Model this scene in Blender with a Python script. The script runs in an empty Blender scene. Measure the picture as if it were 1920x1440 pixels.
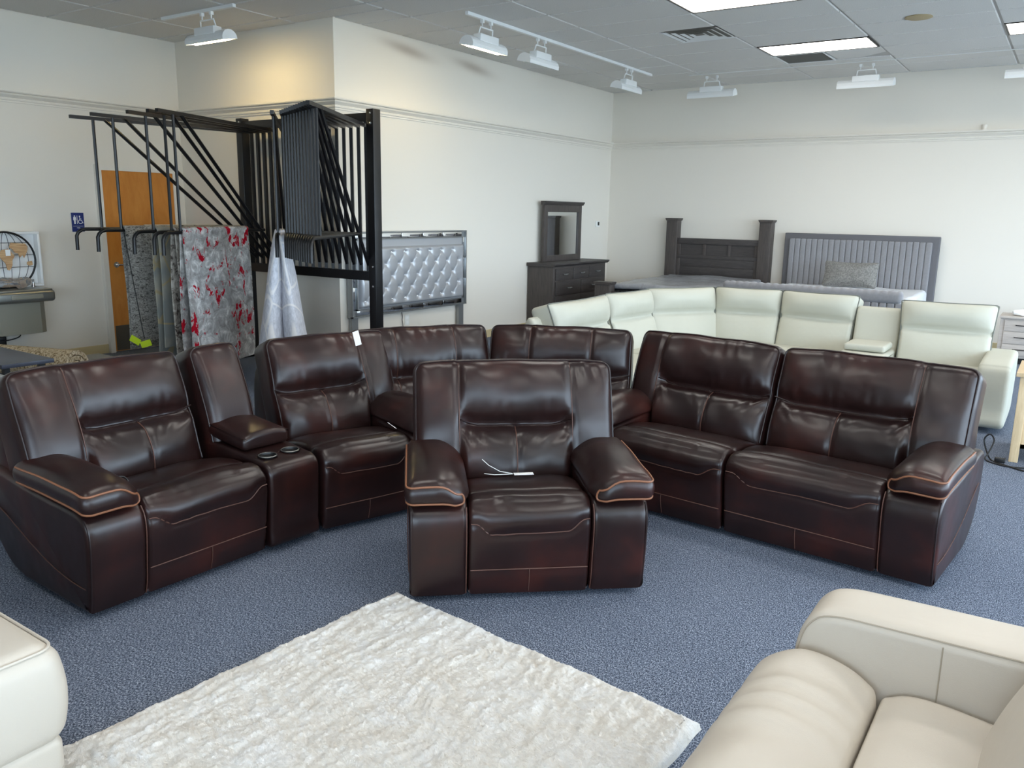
import bpy, bmesh, math, random
import numpy as np
from mathutils import Matrix, Vector

SC = bpy.context.scene
COL = SC.collection
R = random.Random(7)

# ------------------------------------------------------------------ camera, world, exposure
H_CAM = 1.64
F_PX, YAW, PITCH, ROLL = 1537.36, 0.593945, 0.207892, 0.0170998
fw = Vector((-math.sin(YAW) * math.cos(PITCH), math.cos(YAW) * math.cos(PITCH), -math.sin(PITCH)))
rt = Vector((math.cos(YAW), math.sin(YAW), 0))
up = rt.cross(fw)
cr, sr = math.cos(ROLL), math.sin(ROLL)
rt2 = rt * cr + up * sr
up2 = up * cr - rt * sr
cam_data = bpy.data.cameras.new('camera')
cam_data.sensor_width = 36.0
cam_data.lens = F_PX / 1920 * 36.0
cam_data.clip_start = 0.05
cam = bpy.data.objects.new('camera', cam_data)
COL.objects.link(cam)
m3 = Matrix((rt2, up2, -fw)).transposed()
cam.matrix_world = Matrix.Translation((0, 0, H_CAM)) @ m3.to_4x4()
SC.camera = cam

vs = SC.view_settings
vs.view_transform = 'Standard'
vs.look = 'None'
vs.gamma = 1.0
vs.use_curve_mapping = False
vs.exposure = 0.18
SC.cycles.use_denoising = True
SC.cycles.max_bounces = 8
SC.cycles.diffuse_bounces = 5
SC.cycles.sample_clamp_indirect = 6.0

SKY = 9.5            # daylight outside the shop windows
TROFFER = 10.0        # emission of the fluorescent ceiling panels
WARM = 85.0          # emission of the lit track lamps
world = bpy.data.worlds.new('daylight')
SC.world = world
world.use_nodes = True
bg = world.node_tree.nodes['Background']
bg.inputs['Color'].default_value = (0.64, 0.82, 1.0, 1)
bg.inputs['Strength'].default_value = SKY

HC = 3.463           # ceiling height
XL, XM, YS, YB = -8.87, -6.30, 6.09, 12.03   # left wall, middle wall, short wall, back wall
XR, YF = 4.6, -5.0   # window walls behind / beside the camera
def portal(loc, rot, sx, sy):
    l = bpy.data.lights.new('window_daylight', 'AREA')
    l.shape = 'RECTANGLE'; l.size = sx; l.size_y = sy
    l.cycles.is_portal = True
    o = bpy.data.objects.new('window_daylight', l)
    o.location = loc; o.rotation_euler = rot
    COL.objects.link(o)
portal(((XR - 1.6) / 2, YF - 0.05, 1.45), (math.radians(90), 0, 0), XR + 1.5, 2.7)
portal((XR + 0.05, 3.4, 1.45), (0, math.radians(90), 0), 2.7, 16.4)

# ------------------------------------------------------------------ materials
def lin(c):
    return tuple(((x / 255) / 12.92 if x / 255 <= 0.04045 else ((x / 255 + 0.055) / 1.055) ** 2.4) for x in c) + (1.0,)
class Mat:
    def __init__(s, name, color, rough=0.5, metal=0.0, spec=0.5):
        s.m = bpy.data.materials.new(name); s.m.use_nodes = True
        s.nt = s.m.node_tree; s.N = s.nt.nodes; s.L = s.nt.links
        s.b = s.N['Principled BSDF']
        s.b.inputs['Base Color'].default_value = lin(color)
        s.b.inputs['Roughness'].default_value = rough
        s.b.inputs['Metallic'].default_value = metal
        s.b.inputs['Specular IOR Level'].default_value = spec
        s.tc = s.N.new('ShaderNodeTexCoord')
        s.bump_prev = None
    def vec(s, scale=(1, 1, 1), rot=(0, 0, 0), kind='Object'):
        mp = s.N.new('ShaderNodeMapping')
        mp.inputs['Scale'].default_value = scale; mp.inputs['Rotation'].default_value = rot
        s.L.new(s.tc.outputs[kind], mp.inputs['Vector'])
        return mp.outputs['Vector']
    def noise(s, scale, detail=3, rough=0.5, dist=0.0, vec=None):
        n = s.N.new('ShaderNodeTexNoise')
        n.inputs['Scale'].default_value = scale; n.inputs['Detail'].default_value = detail
        n.inputs['Roughness'].default_value = rough; n.inputs['Distortion'].default_value = dist
        s.L.new(vec if vec is not None else s.vec(), n.inputs['Vector'])
        return n.outputs['Fac']
    def voro(s, scale, feature='F1', vec=None):
        n = s.N.new('ShaderNodeTexVoronoi'); n.feature = feature
        n.inputs['Scale'].default_value = scale
        s.L.new(vec if vec is not None else s.vec(), n.inputs['Vector'])
        return n.outputs['Distance']
    def wave(s, scale, dist=2.0, axis='X', vec=None, dscale=1.0):
        n = s.N.new('ShaderNodeTexWave'); n.bands_direction = axis
        n.inputs['Scale'].default_value = scale; n.inputs['Distortion'].default_value = dist
        n.inputs['Detail Scale'].default_value = dscale
        s.L.new(vec if vec is not None else s.vec(), n.inputs['Vector'])
        return n.outputs['Fac']
    def ramp(s, fac, stops):
        r = s.N.new('ShaderNodeValToRGB')
        el = r.color_ramp.elements
        while len(el) < len(stops): el.new(0.5)
        for e, (p, c) in zip(el, stops):
            e.position = p; e.color = lin(c) if len(c) == 3 else c
        s.L.new(fac, r.inputs['Fac'])
        return r.outputs['Color']
    def mix(s, fac, a, b):
        n = s.N.new('ShaderNodeMix'); n.data_type = 'RGBA'
        if hasattr(fac, 'is_linked'): s.L.new(fac, n.inputs['Factor'])
        else: n.inputs['Factor'].default_value = fac
        for v, i in ((a, 6), (b, 7)):
            if hasattr(v, 'is_linked'): s.L.new(v, n.inputs[i])
            else: n.inputs[i].default_value = lin(v)
        return n.outputs[2]
    def color(s, sock): s.L.new(sock, s.b.inputs['Base Color']); return s
    def rough(s, fac, a, b):
        n = s.N.new('ShaderNodeMapRange')
        n.inputs['To Min'].default_value = a; n.inputs['To Max'].default_value = b
        s.L.new(fac, n.inputs['Value']); s.L.new(n.outputs['Result'], s.b.inputs['Roughness']); return s
    def bump(s, h, strength=0.3, dist=0.01):
        n = s.N.new('ShaderNodeBump')
        n.inputs['Strength'].default_value = strength; n.inputs['Distance'].default_value = dist
        s.L.new(h, n.inputs['Height'])
        if s.bump_prev is not None: s.L.new(s.bump_prev, n.inputs['Normal'])
        s.L.new(n.outputs['Normal'], s.b.inputs['Normal']); s.bump_prev = n.outputs['Normal']; return s
    def emit(s, color, strength):
        s.b.inputs['Emission Color'].default_value = lin(color)
        s.b.inputs['Emission Strength'].default_value = strength; return s

M = {}
def simple(name, *a, **k):
    M[name] = Mat(name, *a, **k); return M[name]

w = simple('wall_paint', (227, 221, 210), 0.75, spec=0.25)
w.bump(w.noise(120, 2), 0.06, 0.004)
# the same paint with the soot smudges left by the track lamps
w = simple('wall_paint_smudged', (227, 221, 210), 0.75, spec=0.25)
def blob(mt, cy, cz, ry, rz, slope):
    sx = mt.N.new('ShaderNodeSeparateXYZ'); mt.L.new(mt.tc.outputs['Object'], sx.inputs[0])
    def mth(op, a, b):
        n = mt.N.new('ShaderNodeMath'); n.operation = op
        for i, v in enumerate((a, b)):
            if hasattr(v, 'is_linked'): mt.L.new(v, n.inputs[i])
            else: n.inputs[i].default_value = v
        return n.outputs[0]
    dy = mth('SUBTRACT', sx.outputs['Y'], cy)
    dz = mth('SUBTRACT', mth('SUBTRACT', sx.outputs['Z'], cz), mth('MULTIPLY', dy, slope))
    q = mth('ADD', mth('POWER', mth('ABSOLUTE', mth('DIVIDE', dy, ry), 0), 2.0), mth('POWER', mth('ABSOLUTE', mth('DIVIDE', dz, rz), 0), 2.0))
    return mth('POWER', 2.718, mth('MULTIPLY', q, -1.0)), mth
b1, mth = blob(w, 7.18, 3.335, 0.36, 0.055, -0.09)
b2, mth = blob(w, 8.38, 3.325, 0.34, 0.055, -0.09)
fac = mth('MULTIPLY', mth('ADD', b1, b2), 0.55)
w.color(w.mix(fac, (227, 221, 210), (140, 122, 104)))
w.bump(w.noise(120, 2), 0.06, 0.004)
simple('trim_paint', (227, 221, 210), 0.55)
simple('baseboard_vinyl', (196, 180, 140), 0.6)
t = simple('ceiling_tile', (216, 214, 210), 0.9, spec=0.1)
t.color(t.ramp(t.noise(160, 3, 0.7), [(0.35, (204, 202, 198)), (0.65, (228, 226, 222))]))
t.bump(t.noise(160, 3, 0.7), 0.5, 0.004)
simple('ceiling_grid', (176, 174, 170), 0.6)
c = simple('carpet', (90, 104, 128), 0.95, spec=0.1)
n1 = c.noise(230, 3, 0.7, 0.4, c.vec((1.0, 0.6, 1.0)))
c.color(c.mix(c.noise(2.0, 2), c.ramp(n1, [(0.36, (40, 46, 57)), (0.5, (86, 96, 114)), (0.63, (164, 172, 186))]),
              c.ramp(n1, [(0.36, (43, 49, 60)), (0.5, (90, 100, 118)), (0.63, (168, 176, 190))])))
c.bump(c.noise(240, 2, 0.7), 0.5, 0.006)

def leather(name, dark, mid, red, rough):
    l = simple(name, mid, rough)
    n = l.noise(3.2, 3, 0.55)
    base = l.ramp(n, [(0.34, dark), (0.52, mid), (0.70, red)])
    l.color(base)
    l.rough(l.noise(7, 2), rough - 0.04, rough + 0.10)
    l.bump(l.noise(9, 1, 0.4), 0.11, 0.02)
    l.bump(l.noise(24, 0, 0.4), 0.04, 0.01)
    return l
l = leather('brown_leather', (27, 14, 13), (37, 19, 17), (56, 25, 20), 0.29)
l.b.inputs['Specular IOR Level'].default_value = 0.45
simple('brown_seam', (82, 52, 42), 0.5)
simple('dark_piping', (30, 15, 14), 0.4)
simple('tan_piping', (128, 82, 56), 0.5)
def creamy(name, a, b, rough, grain):
    l = simple(name, a, rough)
    l.color(l.mix(l.noise(3, 3), a, b))
    l.bump(l.noise(13, 2, 0.5, 0.5), 0.12, 0.015)
    l.bump(l.voro(grain), 0.08, 0.002)
    return l
creamy('cream_leather', (199, 191, 178), (192, 183, 170), 0.42, 350)
creamy('sage_leather', (188, 187, 173), (180, 178, 163), 0.6, 420)
simple('sage_piping', (106, 108, 100), 0.7)
simple('cream_seam', (168, 158, 142), 0.6)
simple('black_metal', (15, 15, 18), 0.38, 0.1)
simple('bolt_chrome', (210, 210, 212), 0.2, 1.0)
simple('black_plastic', (16, 16, 17), 0.45)
simple('white_enamel', (226, 228, 228), 0.4)
simple('white_plastic', (232, 232, 228), 0.5)
simple('paper', (240, 240, 238), 0.7)
g = simple('lime_plastic', (190, 214, 30), 0.45)
simple('mirror_glass', (225, 228, 230), 0.03, 1.0)
simple('silver_trim', (150, 152, 152), 0.35, 0.7)
simple('silver_vinyl', (176, 178, 182), 0.3, 0.35)
simple('crystal', (240, 242, 246), 0.1, 0.8)
s = simple('stainless', (150, 150, 144), 0.32, 0.85)
s.bump(s.noise(60, 2, 0.5, 0, s.vec((1, 1, 40))), 0.03, 0.002)
simple('taupe_enamel', (136, 132, 118), 0.4, 0.2)
simple('navy_sign', (22, 42, 110), 0.45)
simple('smoked_slot', (40, 39, 37), 0.7)
simple('grille_grey', (120, 116, 110), 0.7)
simple('clear_wrap', (225, 226, 228), 0.15)
M['clear_wrap'].b.inputs['Transmission Weight'].default_value = 0.85
def wood(name, a, b, rough, axis_scale, ws=6):
    l = simple(name, a, rough)
    v = l.vec(axis_scale)
    l.color(l.ramp(l.noise(ws, 5, 0.65, 0.6, v), [(0.3, a), (0.7, b)]))
    l.bump(l.noise(ws * 2, 4, 0.6, 0.3, v), 0.08, 0.003)
    return l
wood('charcoal_wood_upright', (58, 53, 51), (84, 76, 72), 0.5, (14, 14, 1))
wood('charcoal_wood_level', (52, 48, 47), (76, 70, 68), 0.5, (1.2, 1.2, 16))
wood('pale_grey_wood', (178, 168, 160), (200, 191, 182), 0.55, (1, 1, 14))
wood('oak', (196, 170, 132), (218, 194, 156), 0.5, (14, 14, 1))
wood('door_maple', (190, 118, 44), (206, 138, 62), 0.4, (4, 4, 1), 3)
simple('kick_plate', (96, 90, 80), 0.45, 0.5)
v = simple('grey_velvet', (128, 129, 136), 0.85)
v.color(v.mix(v.noise(40, 3), (124, 123, 126), (142, 141, 144)))
v.b.inputs['Sheen Weight'].default_value = 0.4
v = simple('grey_velvet_dark', (100, 99, 102), 0.85)
v = simple('grey_pillow', (120, 119, 116), 0.9)
v.color(v.ramp(v.noise(60, 3, 0.7), [(0.4, (104, 103, 100)), (0.6, (136, 134, 130))]))
p_ = simple('mattress_plastic', (150, 152, 158), 0.22)
p_.color(p_.mix(p_.noise(5, 3), (132, 134, 140), (172, 174, 178)))
p_.bump(p_.noise(9, 3, 0.6, 1.5), 0.6, 0.03)
p_ = simple('mattress_white', (222, 224, 228), 0.4)
p_.bump(p_.noise(14, 3, 0.6, 1.0), 0.5, 0.02)
p_ = simple('mattress_black_side', (40, 41, 44), 0.16)
p_.bump(p_.noise(8, 3, 0.6, 2.5), 1.0, 0.04)
f_ = simple('shag_cream', (224, 219, 208), 0.95, spec=0.1)
f_.color(f_.ramp(f_.noise(6, 5, 0.7, 0.8), [(0.28, (232, 224, 210)), (0.5, (245, 240, 231)), (0.65, (250, 248, 243))]))
f_.color(f_.mix(f_.ramp(f_.noise(46, 5, 0.75, 2.2, f_.vec((1.0, 2.2, 1.0), (0, 0, 0.5))), [(0.30, (255, 255, 255)), (0.42, (0, 0, 0))]), f_.ramp(f_.noise(6, 5, 0.7, 0.8), [(0.28, (234, 225, 211)), (0.5, (246, 241, 232)), (0.65, (250, 248, 244))]), (196, 186, 170)))  # low spots of the pile painted darker to stand in for crevice shade
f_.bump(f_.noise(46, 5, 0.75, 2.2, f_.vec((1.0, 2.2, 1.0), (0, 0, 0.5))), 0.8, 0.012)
f_.b.inputs['Sheen Weight'].default_value = 0.3
# hanging and rolled rugs
def rugmat(name, col_fn, bump=0.5, bs=200):
    q = simple(name, (150, 150, 148), 0.95, spec=0.05)
    q.color(col_fn(q)); q.bump(q.noise(bs, 3, 0.7), bump, 0.008)
    return q
def red_grey(q):
    grey = q.ramp(q.noise(9, 5, 0.7, 1.0), [(0.35, (134, 130, 126)), (0.52, (172, 169, 166)), (0.66, (224, 222, 218))])
    red = q.ramp(q.noise(5.5, 5, 0.68, 0.5, q.vec((1.6, 1.0, 1.0))), [(0.0, (0, 0, 0)), (0.575, (0, 0, 0)), (0.595, (255, 255, 255))])
    return q.mix(red, grey, (168, 22, 40))
rugmat('rug_red_grey', red_grey)
rugmat('rug_shag_grey', lambda q: q.ramp(q.noise(30, 4, 0.75, 1.5, q.vec((1, 1, 1.8))), [(0.36, (52, 50, 48)), (0.47, (136, 132, 126)), (0.62, (176, 172, 164))]), 1.0, 90)
def gold_lines(q):
    base = q.ramp(q.noise(3, 3), [(0.4, (126, 128, 124)), (0.6, (158, 152, 136))])
    ln = q.ramp(q.voro(3.4, 'DISTANCE_TO_EDGE'), [(0.0, (255, 255, 255)), (0.02, (255, 255, 255)), (0.035, (0, 0, 0))])
    return q.mix(ln, base, (156, 142, 112))
rugmat('rug_gold_lines', gold_lines, 0.3)
rugmat('rug_blotch', lambda q: q.ramp(q.noise(14, 5, 0.7, 1.0), [(0.38, (70, 62, 58)), (0.5, (160, 152, 142)), (0.65, (196, 190, 180))]))
rugmat('rug_plain_ivory', lambda q: q.ramp(q.noise(20, 3), [(0.4, (198, 192, 178)), (0.6, (214, 209, 198))]), 0.3)
rugmat('rug_red_back', lambda q: q.ramp(q.noise(8, 4), [(0.42, (120, 36, 44)), (0.55, (150, 110, 112))]), 0.3)
def silver(q):
    base = q.ramp(q.noise(40, 3, 0.7, 0.5, q.vec((1, 1, 0.5))), [(0.35, (186, 186, 192)), (0.65, (214, 214, 220))])
    ln = q.ramp(q.voro(2.6, 'DISTANCE_TO_EDGE'), [(0.0, (255, 255, 255)), (0.012, (255, 255, 255)), (0.03, (0, 0, 0))])
    return q.mix(ln, base, (226, 222, 220))
rugmat('rug_silver', silver, 0.3)
rugmat('rug_jute', lambda q: q.ramp(q.noise(55, 3, 0.7, 0.6), [(0.36, (112, 88, 62)), (0.5, (200, 178, 144)), (0.62, (226, 210, 182))]), 1.0, 60)
rugmat('rug_navy', lambda q: q.ramp(q.noise(50, 3, 0.7), [(0.4, (52, 62, 84)), (0.6, (80, 92, 116))]))
rugmat('rug_stripe_grey', lambda q: q.ramp(q.wave(16, 1.2, 'X'), [(0.3, (150, 154, 156)), (0.6, (198, 200, 200))]), 0.6, 90)
rugmat('rug_pale_fur', lambda q: q.ramp(q.noise(18, 4, 0.65, 1.0, q.vec((1, 4, 4))), [(0.38, (168, 162, 150)), (0.6, (208, 203, 192))]), 0.8, 80)
simple('globe_wood', (190, 150, 106), 0.55)
M['globe_wood'].color(M['globe_wood'].ramp(M['globe_wood'].noise(5, 3, 0.5, 0, M['globe_wood'].vec((1, 1, 12))), [(0.35, (176, 132, 88)), (0.65, (208, 172, 128))]))
simple('dark_walnut', (46, 30, 26), 0.4)
simple('slate_top', (58, 62, 76), 0.35)
simple('bounce_concrete', (196, 194, 188), 0.9)
simple('frame_bronze', (60, 56, 52), 0.4, 0.5)
simple('yellowed_disc', (178, 160, 124), 0.7)
d_ = simple('diffuser', (240, 244, 248), 0.4)
d_.emit((255, 250, 242), TROFFER)
d_ = simple('warm_tube', (255, 240, 200), 0.4)
d_.emit((255, 226, 160), WARM)
simple('tube_off', (214, 214, 206), 0.4)

# ------------------------------------------------------------------ mesh helpers
def mesh(name, verts, faces, mat, parent=None, smooth=True, mw=None, fix=False, sharp=None):
    me = bpy.data.meshes.new(name)
    me.from_pydata([tuple(v) for v in verts], [], [tuple(f) for f in faces])
    if fix:
        bm = bmesh.new(); bm.from_mesh(me)
        bmesh.ops.recalc_face_normals(bm, faces=bm.faces); bm.to_mesh(me); bm.free()
    if smooth:
        me.polygons.foreach_set('use_smooth', [True] * len(me.polygons))
        if sharp: me.set_sharp_from_angle(angle=math.radians(sharp))
    me.materials.append(M[mat].m)
    o = bpy.data.objects.new(name, me)
    COL.objects.link(o)
    if parent: o.parent = parent
    if mw is not None: o.matrix_local = mw
    return o
def tag(o, label, cat, group=None):
    o['label'] = label; o['category'] = cat
    if group: o['group'] = group
    return o
def struct(o): o['kind'] = 'structure'; return o
def thing(name, label, cat, loc=(0, 0, 0), rz=0.0, group=None):
    o = bpy.data.objects.new(name, None); o.empty_display_size = 0.2
    COL.objects.link(o); o.location = loc; o.rotation_euler = (0, 0, rz)
    return tag(o, label, cat, group)
def dup(o, parent=None):
    c = o.copy(); COL.objects.link(c)
    if parent is not None: c.parent = parent
    for ch in o.children: dup(ch, c)
    return c
BOXF = [(0, 3, 2, 1), (4, 5, 6, 7), (0, 1, 5, 4), (1, 2, 6, 5), (2, 3, 7, 6), (3, 0, 4, 7)]
def bverts(lo, hi):
    (a, b, c), (d, e, f) = lo, hi
    return [(a, b, c), (d, b, c), (d, e, c), (a, e, c), (a, b, f), (d, b, f), (d, e, f), (a, e, f)]
def box(name, lo, hi, mat, parent=None, bev=0.0, mw=None):
    if bev <= 0: return mesh(name, bverts(lo, hi), BOXF, mat, parent, False, mw)
    c = [(a + b) / 2 for a, b in zip(lo, hi)]; d = [b - a for a, b in zip(lo, hi)]
    return rbox(name, d, bev, mat, parent, n=(1, 1, 1), nr=2, loc=c, mw=mw)
def axis_coords(h, r, n, nr):
    e = [-h + r * i / nr for i in range(nr)]
    mid = [-h + r + (2 * h - 2 * r) * i / n for i in range(n + 1)]
    return np.array(e + mid + [-x for x in reversed(e)])
def rbox_data(dims, r, n=(4, 4, 4), nr=3, fn=None):
    h = np.array(dims) / 2.0
    r = min(r, *(h * 0.999))
    ax = [axis_coords(h[i], r, n[i], nr) for i in range(3)]
    N = [len(a) for a in ax]
    idx = {}; V = []; Fc = []
    def vid(i, j, k):
        key = (i, j, k)
        q = idx.get(key)
        if q is None:
            q = idx[key] = len(V); V.append((ax[0][i], ax[1][j], ax[2][k]))
        return q
    for k, fl in ((0, True), (N[2] - 1, False)):
        for i in range(N[0] - 1):
            for j in range(N[1] - 1):
                f = (vid(i, j, k), vid(i + 1, j, k), vid(i + 1, j + 1, k), vid(i, j + 1, k)); Fc.append(f[::-1] if fl else f)
    for j, fl in ((0, False), (N[1] - 1, True)):
        for i in range(N[0] - 1):
            for k in range(N[2] - 1):
                f = (vid(i, j, k), vid(i + 1, j, k), vid(i + 1, j, k + 1), vid(i, j, k + 1)); Fc.append(f[::-1] if fl else f)
    for i, fl in ((0, True), (N[0] - 1, False)):
        for j in range(N[1] - 1):
            for k in range(N[2] - 1):
                f = (vid(i, j, k), vid(i, j + 1, k), vid(i, j + 1, k + 1), vid(i, j, k + 1)); Fc.append(f[::-1] if fl else f)
    P = np.array(V)
    inner = np.clip(P, -(h - r), h - r)
    d = P - inner; L = np.linalg.norm(d, axis=1, keepdims=True); L[L == 0] = 1
    P = inner + d / L * r
    if fn is not None: P = fn(P)
    return P, Fc
def rbox(name, dims, r, mat, parent=None, n=(4, 4, 4), nr=3, fn=None, loc=(0, 0, 0), mw=None, fix=False):
    P, Fc = rbox_data(dims, r, n, nr, fn)
    return mesh(name, P + np.array(loc), Fc, mat, parent, True, mw, fix)
def tube_data(pts, r, n=6, closed=False):
    pts = [Vector(p) for p in pts]; m = len(pts); V = []; Fc = []
    prev = None
    for i, p in enumerate(pts):
        a = pts[(i - 1) % m] if (closed or i > 0) else p
        b = pts[(i + 1) % m] if (closed or i < m - 1) else p
        t = (b - a).normalized() if (b - a).length > 1e-9 else Vector((0, 0, 1))
        if prev is None:
            ref = Vector((0, 0, 1)) if abs(t.z) < 0.9 else Vector((1, 0, 0))
            prev = t.cross(ref).normalized()
        u = (prev - t * prev.dot(t)); u = u.normalized() if u.length > 1e-6 else t.orthogonal().normalized()
        w_ = t.cross(u); prev = u
        rr = r[i] if hasattr(r, '__len__') else r
        for k in range(n):
            an = 2 * math.pi * k / n
            V.append(p + (u * math.cos(an) + w_ * math.sin(an)) * rr)
    for i in range(m if closed else m - 1):
        for k in range(n):
            a, b = i * n + k, i * n + (k + 1) % n
            c, d = ((i + 1) % m) * n + (k + 1) % n, ((i + 1) % m) * n + k
            Fc.append((a, b, c, d))
    if not closed:
        Fc.append(tuple(range(n))[::-1]); Fc.append(tuple((m - 1) * n + k for k in range(n)))
    return V, Fc
def tube(name, pts, r, mat, parent=None, n=6, closed=False, mw=None):
    V, Fc = tube_data(pts, r, n, closed)
    return mesh(name, V, Fc, mat, parent, True, mw, sharp=50)
def joined(parts):
    V = []; Fc = []
    for v, f in parts:
        o = len(V); V += [tuple(q) for q in v]; Fc += [tuple(i + o for i in q) for q in f]
    return V, Fc
def tubes(name, lines, r, mat, parent=None, n=6, mw=None):
    V, Fc = joined([tube_data(l, r, n) for l in lines])
    return mesh(name, V, Fc, mat, parent, True, mw, sharp=50)
def lathe_data(prof, n=24):
    V = []; Fc = []
    for r_, z in prof:
        for k in range(n):
            a = 2 * math.pi * k / n; V.append((r_ * math.cos(a), r_ * math.sin(a), z))
    for i in range(len(prof) - 1):
        for k in range(n):
            Fc.append((i * n + k, i * n + (k + 1) % n, (i + 1) * n + (k + 1) % n, (i + 1) * n + k))
    Fc.append(tuple(range(n))[::-1]); Fc.append(tuple((len(prof) - 1) * n + k for k in range(n)))
    return V, Fc
def lathe(name, prof, mat, parent=None, n=24, mw=None, fix=True):
    V, Fc = lathe_data(prof, n)
    return mesh(name, V, Fc, mat, parent, True, mw, fix, sharp=40)
def prism(name, poly, axis, a, b, mat, parent=None, mw=None, smooth=False):
    V = []
    for t_ in (a, b):
        for p, q in poly:
            V.append({'x': (t_, p, q), 'y': (p, t_, q), 'z': (p, q, t_)}[axis])
    n = len(poly)
    Fc = [tuple(range(n)), tuple(range(2 * n - 1, n - 1, -1))] + [(i, n + i, n + (i + 1) % n, (i + 1) % n) for i in range(n)]
    return mesh(name, V, Fc, mat, parent, smooth, mw, True, sharp=30)
def catmull(P, k=5, closed=False):
    P = [np.array(p, float) for p in P]; n = len(P); out = []
    for i in range(n if closed else n - 1):
        p0 = P[(i - 1) % n] if (closed or i > 0) else P[0]
        p1, p2 = P[i], P[(i + 1) % n]
        p3 = P[(i + 2) % n] if (closed or i < n - 2) else P[-1]
        for j in range(k):
            t_ = j / k
            out.append(0.5 * ((2 * p1) + (-p0 + p2) * t_ + (2 * p0 - 5 * p1 + 4 * p2 - p3) * t_ ** 2 + (-p0 + 3 * p1 - 3 * p2 + p3) * t_ ** 3))
    if not closed: out.append(P[-1])
    return out
def frame(origin, e):
    """unit frame: x = e (left to right seen from the front), y = backwards, z = up"""
    e = Vector((e[0], e[1], 0)).normalized(); b = Vector((-e.y, e.x, 0))
    m = Matrix((e, b, Vector((0, 0, 1)))).transposed().to_4x4()
    return Matrix.Translation(Vector((origin[0], origin[1], origin[2] if len(origin) > 2 else 0))) @ m
def wob(P, f, seed):
    """smooth pseudo noise in about -1..1"""
    rs = np.random.RandomState(seed); s = np.zeros(len(P))
    for k in range(6):
        d = rs.normal(size=3); d /= np.linalg.norm(d)
        s += np.sin(P @ d * f * rs.uniform(0.6, 1.5) + rs.uniform(0, 6.28))
    return s / 3.0
def normals2(prof):
    """outward normals of a closed (y, z) profile"""
    P = np.array(prof); n = len(P)
    t_ = np.roll(P, -1, 0) - np.roll(P, 1, 0)
    N = np.stack([t_[:, 1], -t_[:, 0]], 1); N /= np.linalg.norm(N, axis=1, keepdims=True) + 1e-12
    area = 0.5 * np.sum(P[:, 0] * np.roll(P[:, 1], -1) - np.roll(P[:, 0], -1) * P[:, 1])
    return N if area > 0 else -N
def loft(name, prof, x0, x1, r, mat, parent, mw, nx=14, fn=None):
    """closed (y, z) profile swept along x with rounded ends"""
    P = np.array(prof); N = normals2(P); m = len(P)
    xs = [x0 + r * q for q in (0, 0.08, 0.25, 0.55, 1)] + [x0 + r + (x1 - x0 - 2 * r) * (i + 1) / nx for i in range(nx)] + [x1 - r * q for q in (0.55, 0.25, 0.08, 0)]
    V = []
    for x in xs:
        d = max(0.0, min(x - x0, x1 - x))
        o = r - math.sqrt(max(0, r * r - (r - d) ** 2)) if d < r else 0
        Q = P - N * o
        V.append(np.column_stack([np.full(m, x), Q]))
    V = np.vstack(V)
    if fn is not None: V = fn(V)
    Fc = []
    for i in range(len(xs) - 1):
        for k in range(m):
            Fc.append((i * m + k, i * m + (k + 1) % m, (i + 1) * m + (k + 1) % m, (i + 1) * m + k))
    Fc.append(tuple(range(m))); Fc.append(tuple((len(xs) - 1) * m + k for k in range(m)))
    return mesh(name, V, Fc, mat, parent, True, mw, True, sharp=60)

# ------------------------------------------------------------------ room shell
FX0, FX1 = XL - 0.2, XR + 0.2
struct(mesh('floor', bverts((FX0, YF - 0.2, -0.1), (FX1, YB + 0.2, 0)), BOXF, 'carpet', None, False))
ceil_o = struct(mesh('ceiling', bverts((FX0, YF - 0.2, HC + 0.012), (FX1, YB + 0.2, HC + 0.2)), BOXF, 'ceiling_grid', None, False))
struct(box('wall_left', (XL - 0.2, YF, 0), (XL, YS, HC + 0.02), 'wall_paint'))
struct(box('wall_recess', (XL - 0.2, YS, 0), (XM - 0.2, YS + 0.2, HC + 0.02), 'wall_paint'))
struct(box('wall_middle', (XM - 0.2, YS, 0), (XM, YB + 0.2, HC + 0.02), 'wall_paint_smudged'))
struct(box('wall_back', (XM, YB, 0), (XR + 0.2, YB + 0.2, HC + 0.02), 'wall_paint'))
# window walls (beside and behind the camera): sill, head, mullions
def storefront(name, axis, at, a, b, n):
    z0, z1 = 0.12, 2.8
    parts = []
    def seg(lo, hi, zl, zh, w_=0.12):
        if axis == 'x': parts.append((bverts((at, lo, zl), (at + w_, hi, zh)), BOXF))
        else: parts.append((bverts((lo, at - w_, zl), (hi, at, zh)), BOXF))
    seg(a, b, z1, HC + 0.02); seg(a, b, 0, z0)
    V, Fc = joined(parts); struct(mesh('wall_' + name, V, Fc, 'wall_paint', None, False))
    parts.clear()
    st = (b - a) / n
    for i in range(n + 1):
        c_ = a + i * st; seg(c_ - 0.04, c_ + 0.04, z0, z1, 0.1)
    seg(a, b, 2.2, 2.26, 0.1); seg(a, b, z0, z0 + 0.06, 0.1)
    V, Fc = joined(parts); struct(mesh('window_' + ('1' if axis == 'x' else '2'), V, Fc, 'frame_bronze', None, False))
storefront('right', 'x', XR, YF, YB, 11)
struct(box('wall_entry', (XL - 0.2, YF - 0.2, 0), (-1.6, YF, HC + 0.02), 'wall_paint'))
storefront('front', 'y', YF, -1.6, XR, 4)  # unseen glazing, added to light the foreground from behind the camera
struct(mesh('pavement', [(-60, -70, -0.12), (70, -70, -0.12), (70, 70, -0.12), (-60, 70, -0.12)], [(0, 1, 2, 3)], 'bounce_concrete', None, False))  # unseen ground outside, made pale to bounce daylight up to the ceiling

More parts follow.
